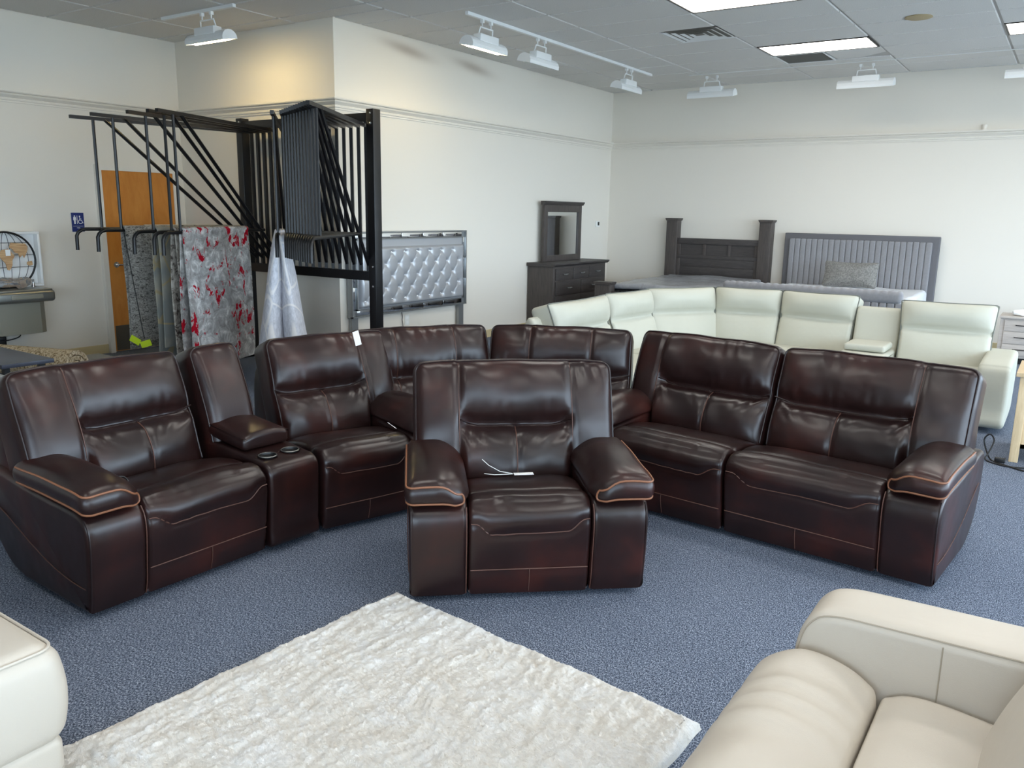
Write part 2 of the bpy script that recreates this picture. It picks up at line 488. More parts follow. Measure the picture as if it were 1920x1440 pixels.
# picture rail moulding
MOULD = [(0.0, 2.605), (0.016, 2.605), (0.016, 2.622), (0.030, 2.624), (0.034, 2.640), (0.030, 2.645), (0.046, 2.658), (0.066, 2.672), (0.072, 2.684), (0.066, 2.688), (0.088, 2.692), (0.094, 2.702), (0.090, 2.716), (0.0, 2.722)]
def strip(name, prof, p0, p1, nrm, mat, m0=(0, 0), m1=(0, 0)):
    V = []
    for p, m_ in ((p0, m0), (p1, m1)):
        for d, z in prof: V.append((p[0] + nrm[0] * d + m_[0] * d, p[1] + nrm[1] * d + m_[1] * d, z))
    n = len(prof)
    Fc = [tuple(range(n)), tuple(range(2 * n - 1, n - 1, -1))] + [(i, n + i, n + (i + 1) % n, (i + 1) % n) for i in range(n)]
    return struct(mesh(name, V, Fc, mat, None, False, fix=True))
strip('trim_1', MOULD, (XL, YF), (XL, YS), (1, 0), 'trim_paint')
strip('trim_2', MOULD, (XL, YS), (XM, YS), (0, -1), 'trim_paint', (0, 0), (1, 0))
strip('trim_3', MOULD, (XM, YS), (XM, YB), (1, 0), 'trim_paint', (0, -1), (0, 0))
strip('trim_4', MOULD, (XM, YB), (XR, YB), (0, -1), 'trim_paint')
BASE = [(0, 0), (0.012, 0), (0.012, 0.095), (0.008, 0.1), (0, 0.1)]
DY0, DY1 = 5.06, 5.92     # door opening on the left wall
strip('baseboard_left', BASE, (XL, YF), (XL, DY0 - 0.06), (1, 0), 'baseboard_vinyl')
strip('baseboard_recess', BASE, (XL, YS), (XM + 0.012, YS), (0, -1), 'baseboard_vinyl')
strip('baseboard_middle', BASE, (XM, YS - 0.012), (XM, YB), (1, 0), 'baseboard_vinyl')
strip('baseboard_back', BASE, (XM, YB), (XR, YB), (0, -1), 'baseboard_vinyl')
# conduit stub above the moulding on the back wall
o = tube('conduit', [(-1.13, YB - 0.02, 2.7), (-1.13, YB - 0.02, 2.78)], 0.03, 'trim_paint', None, 10)
struct(o); o.name = 'trim_5'

# door to the restroom
door = struct(box('door_1', (XL + 0.004, DY0, 0.012), (XL + 0.04, DY1, 2.0), 'door_maple'))
for nm, lo, hi in (('door_frame', (XL, DY0 - 0.055, 0), (XL + 0.05, DY0, 2.06)), ('door_frame', (XL, DY1, 0), (XL + 0.05, DY1 + 0.055, 2.06)), ('door_frame', (XL, DY0, 2.0), (XL + 0.05, DY1, 2.06))):
    box(nm, lo, hi, 'trim_paint', door)
box('kick_plate', (XL + 0.04, DY0 + 0.02, 0.02), (XL + 0.043, DY1 - 0.02, 0.30), 'kick_plate', door)
hd = lathe('door_handle', [(0.032, 0), (0.032, 0.008), (0.013, 0.012), (0.013, 0.05)], 'bolt_chrome', door, 16,
           Matrix.Translation((XL + 0.04, DY0 + 0.09, 0.98)) @ Matrix.Rotation(math.pi / 2, 4, 'Y'))
tube('lever', [(0, 0, 0.045), (0, 0.03, 0.05), (0, 0.11, 0.048)], 0.009, 'bolt_chrome', hd, 8)

# ------------------------------------------------------------------ suspended ceiling
GX0, GDX, GY0, GDY = -5.618, 1.1896, 8.29, 0.61
TROFF = {(c_, j) for c_ in (2, 4, 6, 8) for j in (2, -2, -6, -10, -14)}
VENT = (1, 0); RET = (2, 3)
tile_cache = {}
def tile(x0, x1, y0, y1, lift=0.0, rot=None):
    x0, x1, y0, y1 = max(x0, XL), min(x1, XR), max(y0, YF), min(y1, YB)
    if x1 - x0 < 0.06 or y1 - y0 < 0.06: return
    g = 0.011; key = (round(x1 - x0, 3), round(y1 - y0, 3))
    w_, d_ = (x1 - x0) / 2 - g, (y1 - y0) / 2 - g
    if key in tile_cache:
        o = bpy.data.objects.new('ceiling_tile', tile_cache[key]); COL.objects.link(o); o.parent = ceil_o
    else:
        V = [(-w_, -d_, 0.012), (w_, -d_, 0.012), (w_, d_, 0.012), (-w_, d_, 0.012)]
        e = 0.006
        V += [(-w_ + e, -d_ + e, 0), (w_ - e, -d_ + e, 0), (w_ - e, d_ - e, 0), (-w_ + e, d_ - e, 0)]
        o = mesh('ceiling_tile', V, [(0, 1, 2, 3), (7, 6, 5, 4), (4, 5, 1, 0), (5, 6, 2, 1), (6, 7, 3, 2), (7, 4, 0, 3)], 'ceiling_tile', ceil_o, False)
        tile_cache[key] = o.data
    o.location = ((x0 + x1) / 2, (y0 + y1) / 2, HC + lift)
    if rot: o.rotation_euler = rot
def split_row(y0, y1, x0, x1):
    """tiles cut around the outside corner of the middle wall"""
    if x0 < XM - 0.01 and y1 > YS + 0.01:
        if y0 < YS - 0.06: tile(x0, x1, y0, YS)
        if x1 > XM + 0.06: tile(XM, x1, max(y0, YS), y1)
        return
    tile(x0, x1, y0, y1)
for c_ in range(-3, 10):
    for j in range(-22, 7):
        x0, y0 = GX0 + GDX * c_, GY0 + GDY * j
        if (c_, j) in TROFF: continue
        if y0 < 2.6: continue
        if (c_, j) == VENT: tile(x0, x0 + GDX / 2, y0, y0 + GDY); continue
        if (c_, j) == RET: tile(x0 + GDX / 2, x0 + GDX, y0, y0 + GDY, 0.004, (math.radians(1.6), math.radians(-1.2), 0)); continue
        split_row(y0, y0 + GDY, x0, x0 + GDX)
# tiles out of view behind the camera, one joined sheet
V = []; Fc = []
for c_ in range(-3, 10):
    for j in range(-22, -9):
        if (c_, j) in TROFF: continue
        x0, y0 = max(GX0 + GDX * c_, XL), max(GY0 + GDY * j, YF)
        x1, y1 = min(GX0 + GDX * (c_ + 1), XR), GY0 + GDY * (j + 1)
        if y0 >= 2.6 or x1 - x0 < 0.1 or y1 - y0 < 0.1: continue
        o_ = len(V); V += bverts((x0 + 0.011, y0 + 0.011, HC), (x1 - 0.011, y1 - 0.011, HC + 0.012)); Fc += [tuple(i + o_ for i in f) for f in BOXF]
o = mesh('ceiling_tile_field', V, Fc, 'ceiling_tile', ceil_o, False); o['kind'] = 'stuff'

def troffer(c_, j):
    x0, y0 = GX0 + GDX * c_ + 0.012, GY0 + GDY * j + 0.012
    x1, y1 = x0 + GDX - 0.024, y0 + GDY - 0.024
    if c_ == 2 and j == 2: lb = 'fluorescent ceiling panel next to the grey return grille'
    elif c_ == 2 and j == -2: lb = 'fluorescent ceiling panel cut by the top edge of the photo'
    elif c_ == 4 and j == 2: lb = 'fluorescent ceiling panel at the far right edge of the photo'
    else: lb = 'fluorescent ceiling panel out of view behind the camera'
    t_ = thing('fluorescent_panel', lb, 'ceiling light', ((x0 + x1) / 2, (y0 + y1) / 2, HC), 0, 'fluorescent ceiling panels')
    w_, d_ = (x1 - x0) / 2, (y1 - y0) / 2
    fr = [(bverts((-w_, -d_, -0.004), (w_, -d_ + 0.018, 0.01)), BOXF), (bverts((-w_, d_ - 0.018, -0.004), (w_, d_, 0.01)), BOXF),
          (bverts((-w_, -d_ + 0.018, -0.004), (-w_ + 0.018, d_ - 0.018, 0.01)), BOXF), (bverts((w_ - 0.018, -d_ + 0.018, -0.004), (w_, d_ - 0.018, 0.01)), BOXF)]
    V, Fc = joined(fr); mesh('frame', V, Fc, 'frame_bronze', t_, False)
    nx, ny = 6, 3
    for i in range(nx):
        for k in range(ny):
            a0, a1 = -w_ + 0.018 + (2 * w_ - 0.036) * i / nx, -w_ + 0.018 + (2 * w_ - 0.036) * (i + 1) / nx
            b0, b1 = -d_ + 0.018 + (2 * d_ - 0.036) * k / ny, -d_ + 0.018 + (2 * d_ - 0.036) * (k + 1) / ny
            V = [(a0 + .003, b0 + .003, .0), (a1 - .003, b0 + .003, .0), (a1 - .003, b1 - .003, .0), (a0 + .003, b1 - .003, .0)]
            mesh('lens_cell', V, [(3, 2, 1, 0)], 'diffuser', t_, False)
    box('lens_rib', (-w_ + 0.018, -d_ + 0.018, 0.002), (w_ - 0.018, d_ - 0.018, 0.008), 'white_plastic', t_)
for c_, j in sorted(TROFF): troffer(c_, j)

# square air diffuser
vx, vy = GX0 + 1.5 * GDX + 0.01, GY0 + 0.01
t_ = thing('ceiling_vent', 'square louvred air diffuser in the suspended ceiling', 'vent', (vx + 0.295, vy + 0.295, HC))
box('cavity', (-0.28, -0.28, 0.006), (0.28, 0.28, 0.011), 'grille_grey', t_)
for k in range(4):
    a, b = 0.295 - 0.07 * k, 0.295 - 0.07 * k - 0.035
    za, zb = (-0.004, 0.004)
    V = [(-a, -a, za), (a, -a, za), (a, a, za), (-a, a, za), (-b, -b, zb), (b, -b, zb), (b, b, zb), (-b, b, zb)]
    mesh('louvre', V, [(0, 4, 5, 1), (1, 5, 6, 2), (2, 6, 7, 3), (3, 7, 4, 0)], 'white_enamel', t_, False)
# return grille
rx, ry = GX0 + 2 * GDX + 0.012, GY0 + 3 * GDY + 0.012
t_ = thing('return_grille', 'dark grey return air grille behind the lit ceiling panel', 'vent', (rx, ry, HC))
V, Fc = joined([(bverts((0, 0, -0.003), (0.57, 0.02, 0.01)), BOXF), (bverts((0, 0.566, -0.003), (0.57, 0.586, 0.01)), BOXF), (bverts((0, 0.02, -0.003), (0.02, 0.566, 0.01)), BOXF), (bverts((0.55, 0.02, -0.003), (0.57, 0.566, 0.01)), BOXF)])
mesh('frame', V, Fc, 'white_enamel', t_, False)
V, Fc = joined([(bverts((0.02, 0.03 + 0.018 * k, 0.001), (0.55, 0.034 + 0.018 * k, 0.010)), BOXF) for k in range(30)])
mesh('grille', V, Fc, 'grille_grey', t_, False)
o = lathe('ceiling_speaker', [(0.0, -0.001), (0.115, -0.001), (0.12, -0.008), (0.10, -0.014), (0.0, -0.016)], 'yellowed_disc', None, 32, Matrix.Translation((-1.485, 8.83, HC + 0.001)))
tag(o, 'round yellowed cover disc on the ceiling', 'ceiling disc')

# track lights
def rail(name, p0, p1, label, drop=0.03):
    o = box(name, (min(p0[0], p1[0]), min(p0[1], p1[1]), HC - drop), (max(p0[0], p1[0]), max(p0[1], p1[1]), HC - 0.001), 'white_enamel')
    return tag(o, label, 'track rail', 'ceiling track rails')
rail('track_rail', (-5.018, 6.54), (-4.982, 10.6), 'long white track rail running along the middle wall')
rail('track_rail', (-7.80, 5.22), (-6.69, 5.255), 'short white track rail above the rug rack')
rail('track_rail', (-4.6, 10.93), (-0.3, 10.965), 'white track rail running along the back wall', 0.006)
def lamp_head(loc, rz, lit, label, length=0.56, reach=0.16):
    """wall-wash lamp: trough along local x, aimed at local +y"""
    t_ = thing('track_lamp', label, 'track light', loc, rz, 'ceiling track lamps')
    z = -0.03
    for s in (-0.07, 0.07):
        box('clip', (s - 0.014, -0.016, z - 0.03), (s + 0.014, 0.016, z), 'white_enamel', t_)
    tubes('yoke', [[(-0.07, 0, z - 0.03), (-0.07, 0, z - 0.07), (0.07, 0, z - 0.07), (0.07, 0, z - 0.03)], [(-0.10, 0.0, z - 0.07), (-0.11, 0.01, z - 0.12), (-0.10, 0.03, z - 0.16)], [(0.10, 0.0, z - 0.07), (0.11, 0.01, z - 0.12), (0.10, 0.03, z - 0.16)], [(-0.10, 0, z - 0.07), (0.10, 0, z - 0.07)]], 0.007, 'white_enamel', t_, 6)
    prof = [(-0.05, -0.15), (0.05, -0.15), (0.05, -0.19), (-0.05, -0.19)]
    box('ballast', (-0.15, -0.045, z - 0.205), (0.15, 0.05, z - 0.135), 'white_enamel', t_, 0.008)
    # trough: open half shell tilted towards the wall
    sh = []
    for k in range(9):
        a = math.radians(5 + 195 * k / 8)
        sh.append((0.03 + 0.085 * math.cos(a), z - 0.25 + 0.080 * math.sin(a)))
    inn = [(0.03 + (p - 0.03) * 0.9, z - 0.25 + (q - z + 0.25) * 0.88) for p, q in reversed(sh)]
    prism('reflector', sh + inn, 'x', -length / 2, length / 2, 'white_enamel', t_)
    for s in (-1, 1):
        prism('end_cap', sh, 'x', s * length / 2, s * (length / 2 + 0.008), 'white_enamel', t_)
    tube('lamp_tube', [(-length / 2 + 0.02, 0.045, z - 0.245), (length / 2 - 0.02, 0.045, z - 0.245)], 0.02, 'warm_tube' if lit else 'tube_off', t_, 10)
    return t_
lamp_head((-5.0, 6.86, HC), math.radians(90), True, 'lit white lamp nearest the camera on the long wall track')
lamp_head((-5.0, 7.85, HC), math.radians(90), False, 'unlit white lamp in the middle of the long wall track')
lamp_head((-5.0, 9.95, HC), math.radians(90), False, 'unlit white lamp at the far end of the long wall track')
lamp_head((-7.1, 5.237, HC), 0, True, 'lit warm lamp above the rug rack on the short track')
lamp_head((-4.28, 10.947, HC), 0, False, 'white lamp nearest the room corner on the back wall track', 0.62)
lamp_head((-2.35, 10.947, HC), 0, False, 'white lamp behind the grey return grille on the back track', 0.62)
lamp_head((-0.58, 10.947, HC), 0, False, 'white lamp at the right edge of the photo on the back track', 0.62)

# ------------------------------------------------------------------ brown leather recliners
FRONT = [(0.035, 0.03), (0.014, 0.10), (0.002, 0.20), (-0.008, 0.28), (-0.012, 0.35), (0.0, 0.405), (0.035, 0.440)]
SEAT_TOP = [(0.075, 0.452), (0.120, 0.448), (0.148, 0.431), (0.172, 0.440), (0.24, 0.442), (0.33, 0.432), (0.42, 0.412), (0.52, 0.385), (0.62, 0.355)]
SEATP = catmull(FRONT + SEAT_TOP, 4)
SEAT_CLOSED = SEATP + [np.array(p) for p in ((0.64, 0.25), (0.60, 0.05), (0.3, 0.03))]
def front_at(z, prof=None):
    P = prof if prof is not None else SEATP
    for a, b in zip(P[:-1], P[1:]):
        if (a[1] - z) * (b[1] - z) <= 0 and b[1] != a[1]:
            t_ = (z - a[1]) / (b[1] - a[1]); return a[0] + (b[0] - a[0]) * t_
    return P[0][0]
def seat(root, mw, x0, x1, seed, mat='brown_leather', lever=False):
    W = x1 - x0
    def seamz(x):
        u = (x - x0) / W; d = min(u, 1 - u)
        if d < 0.05: return 0.368
        if d < 0.20: return 0.368 - (d - 0.05) / 0.15 * 0.05 * (0.5 - 0.5 * math.cos(math.pi * (d - 0.05) / 0.15)) / max(1e-6, (d - 0.05) / 0.15)
        return 0.318
    def fn(V):
        V = V.copy(); x, y, z = V.T
        u = np.clip((x - x0) / W, 0, 1); e = 1 - (2 * u - 1) ** 4
        sz = np.array([seamz(q) for q in x])
        front = (y < 0.06)
        d = np.where(front, np.exp(-((z - sz) / 0.012) ** 2) * 0.006, 0)
        d += np.where(front, np.exp(-((z - 0.15) / 0.010) ** 2) * 0.004, 0)
        bul = np.where(front & (z > sz), np.clip((z - sz) / 0.05, 0, 1) * 0.016 * e, 0)
        V[:, 1] += d - bul
        top = (z > 0.40) & (y > 0.03)
        V[:, 2] += np.where(top, 0.014 * e * np.clip((0.55 - y) / 0.1, 0, 1), 0)
        wr = np.where(z > 0.3, np.sin(x * 48 + 5 * np.sin(x * 11 + seed) + 9 * y) * np.exp(-((y - 0.03) / 0.08) ** 2) * 0.0017 * (0.3 + 0.7 * np.sin(x * 5 + seed) ** 2), 0)
        V[:, 2] += wr + 0.004 * wob(V, 14, seed) * (z > 0.2)
        V[:, 1] += 0.003 * wob(V, 11, seed + 5) * (z < 0.42)
        return V
    o = loft('seat', SEAT_CLOSED, x0 + 0.003, x1 - 0.003, 0.022, mat, root, mw, 26, fn)
    def pt(x, z, off=0.0025):
        v_ = fn(np.array([[x, front_at(z), z]]))[0]; return (v_[0], v_[1] - off, v_[2])
    xs = [x0 + 0.012 + (W - 0.024) * i / 40 for i in range(41)]
    tube('front_seam', [pt(x, seamz(x)) for x in xs], 0.003, 'brown_seam', o, 5)
    tube('kick_seam', [pt(x, 0.15) for x in xs], 0.003, 'brown_seam', o, 5)
    xm = x0 + W * 0.5
    tube('centre_seam', [pt(xm, 0.15 - 0.11 * i / 8) for i in range(9)], 0.0022, 'brown_seam', o, 5)
    return o
ARM_TOP = [(0.10, 0.455), (0.3, 0.465), (0.55, 0.48), (0.78, 0.50), (0.865, 0.48)]
ARM_BACK = [(0.885, 0.40), (0.87, 0.28), (0.81, 0.15), (0.70, 0.06), (0.58, 0.03)]
ARMP = catmull(FRONT + ARM_TOP + ARM_BACK, 4)
def arm(root, mw, xo, side, seed, aw=0.245, mat='brown_leather'):
    """xo = outer face, side = +1 when the arm extends towards +x"""
    X = lambda d: xo + side * d
    a, b = sorted((X(0.0), X(aw)))
    def fn(V):
        V = V.copy(); V[:, 1] += 0.003 * wob(V, 12, seed) * (V[:, 1] < 0.2)
        mid = np.exp(-((V[:, 1] - 0.45) / 0.3) ** 2) * np.exp(-((V[:, 2] - 0.28) / 0.16) ** 2) * 0.012
        V[:, 0] += np.where(np.abs(V[:, 0] - xo) < 0.02, -side * mid, 0)
        return V
    body = loft('armrest', ARMP, a, b, 0.024, mat, root, mw, 10, fn)
    # vertical piping at the outer front edge and stitched line on the side
    tube('edge_piping', [(X(0.010), front_at(z, ARMP) + 0.004, z) for z in np.linspace(0.04, 0.43, 16)], 0.0038, 'dark_piping', body, 5)
    tube('inner_seam', [(X(aw - 0.006), front_at(z, ARMP) - 0.002, z) for z in np.linspace(0.04, 0.43, 16)], 0.0028, 'brown_seam', body, 5)
    tube('side_seam', [(X(-0.0015 - 0.006 * math.sin(math.pi * t_)), 0.80 - 0.76 * t_, 0.33 - 0.19 * math.sin(t_ * math.pi / 2) ** 1.3) for t_ in np.linspace(0, 1, 16)], 0.0022, 'brown_seam', body, 5)
    # pillow pad on top
    pw, pl, ph = 0.272, 0.62, 0.092
    def pf(P):
        P = P.copy()
        u = P[:, 0] / (pw / 2); v_ = (P[:, 1] + pl / 2) / pl; tz = (P[:, 2] + ph / 2) / ph
        us = u                       # -1 outer .. +1 inner
        dome = np.clip(1 - us ** 2, 0, 1) * (0.35 + 0.65 * np.sin(np.clip(v_, 0, 1) * math.pi) ** 0.7)
        z = P[:, 2] + tz * dome * 0.032
        z += 0.014 * np.sin(np.clip(v_ * 1.3, 0, 1) * math.pi / 2)          # rises from the front tip
        z -= np.where(us > 0, (0.012 + 0.040 * tz) * us ** 2, 0.0)                                             # rolls down on the seat side
        d = v_ * pl
        cut = np.clip(1 - d / 0.13, 0, 1) ** 2
        x = P[:, 0] - np.where(us > 0, us * cut * 0.05, 0) * 1.0
        y = P[:, 1] + np.where(us > 0, 0.015 * us, 0) * cut
        z -= 0.010 * cut
        z += 0.004 * wob(P, 16, seed + 2) * tz
        return np.column_stack([x, y, z])
    cx = -0.018 + pw / 2
    def place(P):
        return np.column_stack([xo + side * (P[:, 0] + cx), P[:, 1] + pl / 2 - 0.04, P[:, 2] + 0.504])
    P, Fc = rbox_data((pw, pl, ph), 0.042, (12, 24, 3), 4, pf)
    pad = mesh('arm_pad', place(P), Fc, mat, body, True, None, True)
    def edge(top):
        """outer side from the rear to the front, then along the front to the inner corner"""
        hx, hy, hz, r = pw / 2, pl / 2, ph / 2, 0.042
        k = 0.75; pts = [(-(hx - r) - r * k * 1.06, hy - r, 0)]
        for cx_, cy_, a0, a1 in ((-(hx - r), -(hy - r), 180, 270), (hx - r, -(hy - r), 270, 345)):
            for q in range(7):
                a = math.radians(a0 + (a1 - a0) * q / 6)
                pts.append((cx_ + r * k * math.cos(a) * 1.06, cy_ + r * k * math.sin(a) * 1.06, 0))
        zz = (hz - r + r * math.sqrt(1 - k * k) * 1.05) * (1 if top else -1)
        out = []
        for i in range(len(pts) - 1):
            p, q = np.array(pts[i]), np.array(pts[i + 1])
            n = max(1, int(np.linalg.norm(q - p) / 0.03))
            out += [p + (q - p) * j / n for j in range(n)]
        out.append(np.array(pts[-1])); out = np.array(out); out[:, 2] = zz
        return out
    a_, b_ = edge(True), edge(False)[::-1]
    e0 = a_[-1]; bend = [np.array((e0[0] + 0.010 * math.sin(t_), e0[1] + 0.004 * math.sin(t_), e0[2] * math.cos(t_))) for t_ in (0.5, 1.0, 1.57, 2.1, 2.6)]
    tube('piping', place(pf(np.vstack([a_, np.array(bend), b_]))), 0.0045, 'tan_piping', pad, 6)
    return body
def back(root, mw, x0, x1, seams=(), lum=None, vmid=None, seed=0, zb=0.36, Hh=0.61, T=0.22, yb=0.455, tilt=20, mat='brown_leather', lz=0.322, name='backrest', pipe='dark_piping'):
    """leaning cushion; seams = x of vertical panel seams, lum = x range of the lumbar seam"""
    W = x1 - x0; xc = (x0 + x1) / 2; th = math.radians(tilt)
    def sv(x):
        if lum is None: return np.full_like(x, -9.0)
        u = np.clip((x - lum[0]) / (lum[1] - lum[0]), 0, 1)
        return lz - 0.024 * np.clip(np.sin(u * math.pi) * 2.2, 0, 1) ** 1.2
    def fn(P):
        P = P.copy(); x = P[:, 0] + xc; v_ = P[:, 2] + Hh / 2; y = P[:, 1]
        fr = np.clip((T / 2 - y) / T, 0, 1)                 # 1 on the front, 0 on the rear
        u = np.clip((x - x0) / W, 0, 1); vv = v_ / Hh
        e = np.clip(1 - (2 * u - 1) ** 6, 0, 1)
        top = np.clip(1 - ((vv - 0.76) / 0.27) ** 2, 0, 1)
        low = np.clip(1 - ((vv - 0.24) / 0.27) ** 2, 0, 1)
        b = (0.055 * top + 0.062 * low) * e
        wing = 0.050 * np.clip(1 - ((vv - 0.55) / 0.50) ** 2, 0, 1) * e
        if lum is None: b = wing
        else:
            inside = np.clip((x - lum[0]) / 0.03, 0, 1) * np.clip((lum[1] - x) / 0.03, 0, 1)
            edge_l, edge_r = (lum[0] - x0 < 0.02), (x1 - lum[1] < 0.02)
            bl = np.where((x < lum[0] + 0.03) & edge_l, 1, np.where((x > lum[1] - 0.03) & edge_r, 1, inside))
            b = b * bl + wing * (1 - bl)
            d = v_ - sv(x) * Hh / 0.61
            b -= 0.026 * np.exp(-(d / 0.026) ** 2) * inside
            # gathered leather below the seam, strongest towards its ends
            ends = 0.25 + 0.75 * np.exp(-((x - lum[0]) / 0.10) ** 2) + 0.75 * np.exp(-((lum[1] - x) / 0.10) ** 2)
            ph = np.where(x < (lum[0] + lum[1]) / 2, x * 60 + d * 70, x * 60 - d * 70)
            b += 0.0080 * np.sin(ph + 2.2 * np.sin(x * 23 + seed)) * np.exp(-((d + 0.045) / 0.05) ** 2) * inside * ends
            b += 0.002 * np.sin(x * 70 + 2 * np.sin(x * 31 + seed)) * np.exp(-((d - 0.05) / 0.05) ** 2) * inside
        for s in seams: b -= 0.012 * np.exp(-((x - s) / 0.013) ** 2)
        if vmid is not None: b -= 0.010 * np.exp(-((x - vmid) / 0.013) ** 2) * (v_ < sv(x))
        b += 0.0036 * np.sin(x * 55 + 4 * np.sin(x * 9 + seed) + 20 * v_) * np.exp(-((vv - 0.93) / 0.10) ** 2) * (0.3 + 0.7 * np.sin(x * 7 + seed) ** 2)
        q = np.column_stack([x, y, v_])
        b += 0.006 * wob(q, 13, seed + 1) + 0.003 * wob(q, 31, seed + 2)
        y2 = y - b * fr
        crown = 0.012 * np.clip(1 - (2 * u - 1) ** 4, 0, 1) * np.clip((vv - 0.6) / 0.4, 0, 1)
        v2 = v_ + crown + 0.002 * np.sin(x * 19 + seed) * np.clip((vv - 0.8) / 0.2, 0, 1)
        yy = y2 + T / 2
        return np.column_stack([x, yb + v2 * math.sin(th) + yy * math.cos(th), zb + v2 * math.cos(th) - yy * math.sin(th)])
    n = max(8, int(W / 0.016))
    P, Fc = rbox_data((W, T, Hh), 0.052, (n, 4, 34), 5, fn)
    o = mesh(name, P, Fc, mat, root, True, mw)
    nrm = np.array([0, -math.cos(th), math.sin(th)]) * 0.002
    def surf(x, v_): return fn(np.array([[x - xc, -T / 2, v_ - Hh / 2]]))[0] + nrm
    def flat(x, v_):
        """front point taking the rounded rim into account"""
        hx, hz, r = W / 2, Hh / 2, 0.052
        p = np.array([x - xc, -T / 2, v_ - Hh / 2]); inn = np.clip(p, -np.array([hx - r, T / 2 - r, hz - r]), np.array([hx - r, T / 2 - r, hz - r]))
        d = p - inn; p = inn + d / np.linalg.norm(d) * r
        return fn(p[None])[0] + nrm
    for s in seams:
        tube('panel_seam', [flat(s, v_) for v_ in np.linspace(0.02, Hh - 0.02, 26)], 0.0024, 'brown_seam', o, 5)
    if lum is not None:
        tube('lumbar_seam', [surf(x, float(sv(np.array([x]))[0]) * Hh / 0.61) for x in np.linspace(lum[0] + 0.005, lum[1] - 0.005, 26)], 0.0042, pipe, o, 5)
    if vmid is not None:
        tube('lumbar_centre_seam', [surf(vmid, v_) for v_ in np.linspace(0.03, lz - 0.028, 14)], 0.0028, 'brown_seam', o, 5)
    # piping along the front outline: up one side, across the top, down the other
    r, k = 0.052, 0.72; hx, hz = W / 2, Hh / 2
    yk = -(T / 2 - r + r * math.sqrt(1 - k * k) * 1.04)
    line = [(-(hx - r) - r * k * 1.05, yk, z) for z in np.linspace(-hz + r, hz - r, 16)]
    line += [(-(hx - r) + r * k * 1.05 * math.cos(math.radians(a)), yk, hz - r + r * k * 1.05 * math.sin(math.radians(a))) for a in (165, 150, 135, 120, 105)]
    line += [(x, yk, (hz - r) + r * k * 1.05) for x in np.linspace(-(hx - r), hx - r, max(8, int(W / 0.03)))]
    line += [((hx - r) + r * k * 1.05 * math.cos(math.radians(a)), yk, hz - r + r * k * 1.05 * math.sin(math.radians(a))) for a in (75, 60, 45, 30, 15)]
    line += [((hx - r) + r * k * 1.05, yk, z) for z in np.linspace(hz - r, -hz + r, 16)]
    tube('edge_piping', fn(np.array(line)), 0.0045, pipe, o, 6)
    return o
def shell(root, mw, x0, x1, mat='brown_leather', z1=0.78):
    P = catmull([(0.60, 0.05), (0.56, 0.2), (0.60, 0.40), (0.68, 0.60), (0.74, z1), (0.84, z1 - 0.05), (0.875, 0.55), (0.87, 0.3), (0.80, 0.12), (0.72, 0.05)], 3, True)
    return loft('back_shell', P, x0 + 0.004, x1 - 0.004, 0.02, mat, root, mw, 4)

# --- armchair in the middle
E1 = (0.7537, 0.6572)
AC = frame((-2.128, 2.408, 0), E1)
chair = thing('recliner_armchair', 'dark brown leather recliner armchair standing alone in front of the sectional', 'armchair', (-1.9, 2.95, 0))
inv = chair.matrix_basis.inverted() if False else Matrix.Translation((1.9, -2.95, 0))
mw = inv @ AC
seat(chair, mw, 0.245, 0.772, 3)
arm(chair, mw, 0.0, 1, 11); arm(chair, mw, 1.017, -1, 12)
back(chair, mw, 0.022, 0.995, (0.238, 0.779), (0.238, 0.779), 0.508, 5)
shell(chair, mw, 0.03, 0.987)
# --- sectional
sec = thing('sectional_sofa', 'dark brown leather reclining sectional sofa with console around the corner', 'sofa', (-2.6, 3.4, 0))
inv = Matrix.Translation((2.6, -3.4, 0))
U1 = inv @ frame((-3.035, 1.555, 0), (0.035, 0.999))
seat(sec, U1, 0.245, 0.855, 21)
arm(sec, U1, 0.0, 1, 22)
back(sec, U1, 0.03, 0.845, (0.27,), (0.27, 0.842), 0.555, 23)
shell(sec, U1, 0.03, 0.85)
U2 = inv @ frame((-3.0, 2.415, 0), (0.08, 0.997))
U3 = inv @ frame((-2.965, 2.715, 0), (0.29, 0.957))
seat(sec, U3, 0.005, 0.53, 31)
arm(sec, U3, 0.78, -1, 32)
back(sec, U3, 0.0, 0.755, (0.545,), (0.003, 0.545), 0.28, 33)
shell(sec, U3, 0.0, 0.75)
# console between the two left seats
CONP = catmull([(0.03, 0.03), (0.01, 0.12), (0.0, 0.25), (-0.004, 0.36), (0.004, 0.415), (0.04, 0.445), (0.10, 0.452), (0.20, 0.462), (0.30, 0.470), (0.5, 0.47), (0.62, 0.45), (0.66, 0.3), (0.6, 0.05), (0.3, 0.03)], 4, True)
con = loft('console', CONP, 0.004, 0.292, 0.018, 'brown_leather', sec, U2, 8)
cut_parts = []
for cx in (0.082, 0.212):
    V, Fc = lathe_data([(0.040, 0.36), (0.040, 0.60)], 28); cut_parts.append(([(x + cx, y + 0.125, z) for x, y, z in V], Fc))
V, Fc = joined(cut_parts)
cutter = mesh('cutter', V, Fc, 'black_plastic', sec, False, U2, True)
bpy.context.view_layer.update()
bo = con.modifiers.new('cups', 'BOOLEAN'); bo.operation = 'DIFFERENCE'; bo.object = cutter; bo.solver = 'EXACT'
dg = bpy.context.evaluated_depsgraph_get()
me2 = bpy.data.meshes.new_from_object(con.evaluated_get(dg))
con.modifiers.clear(); con.data = me2
bpy.data.objects.remove(cutter)
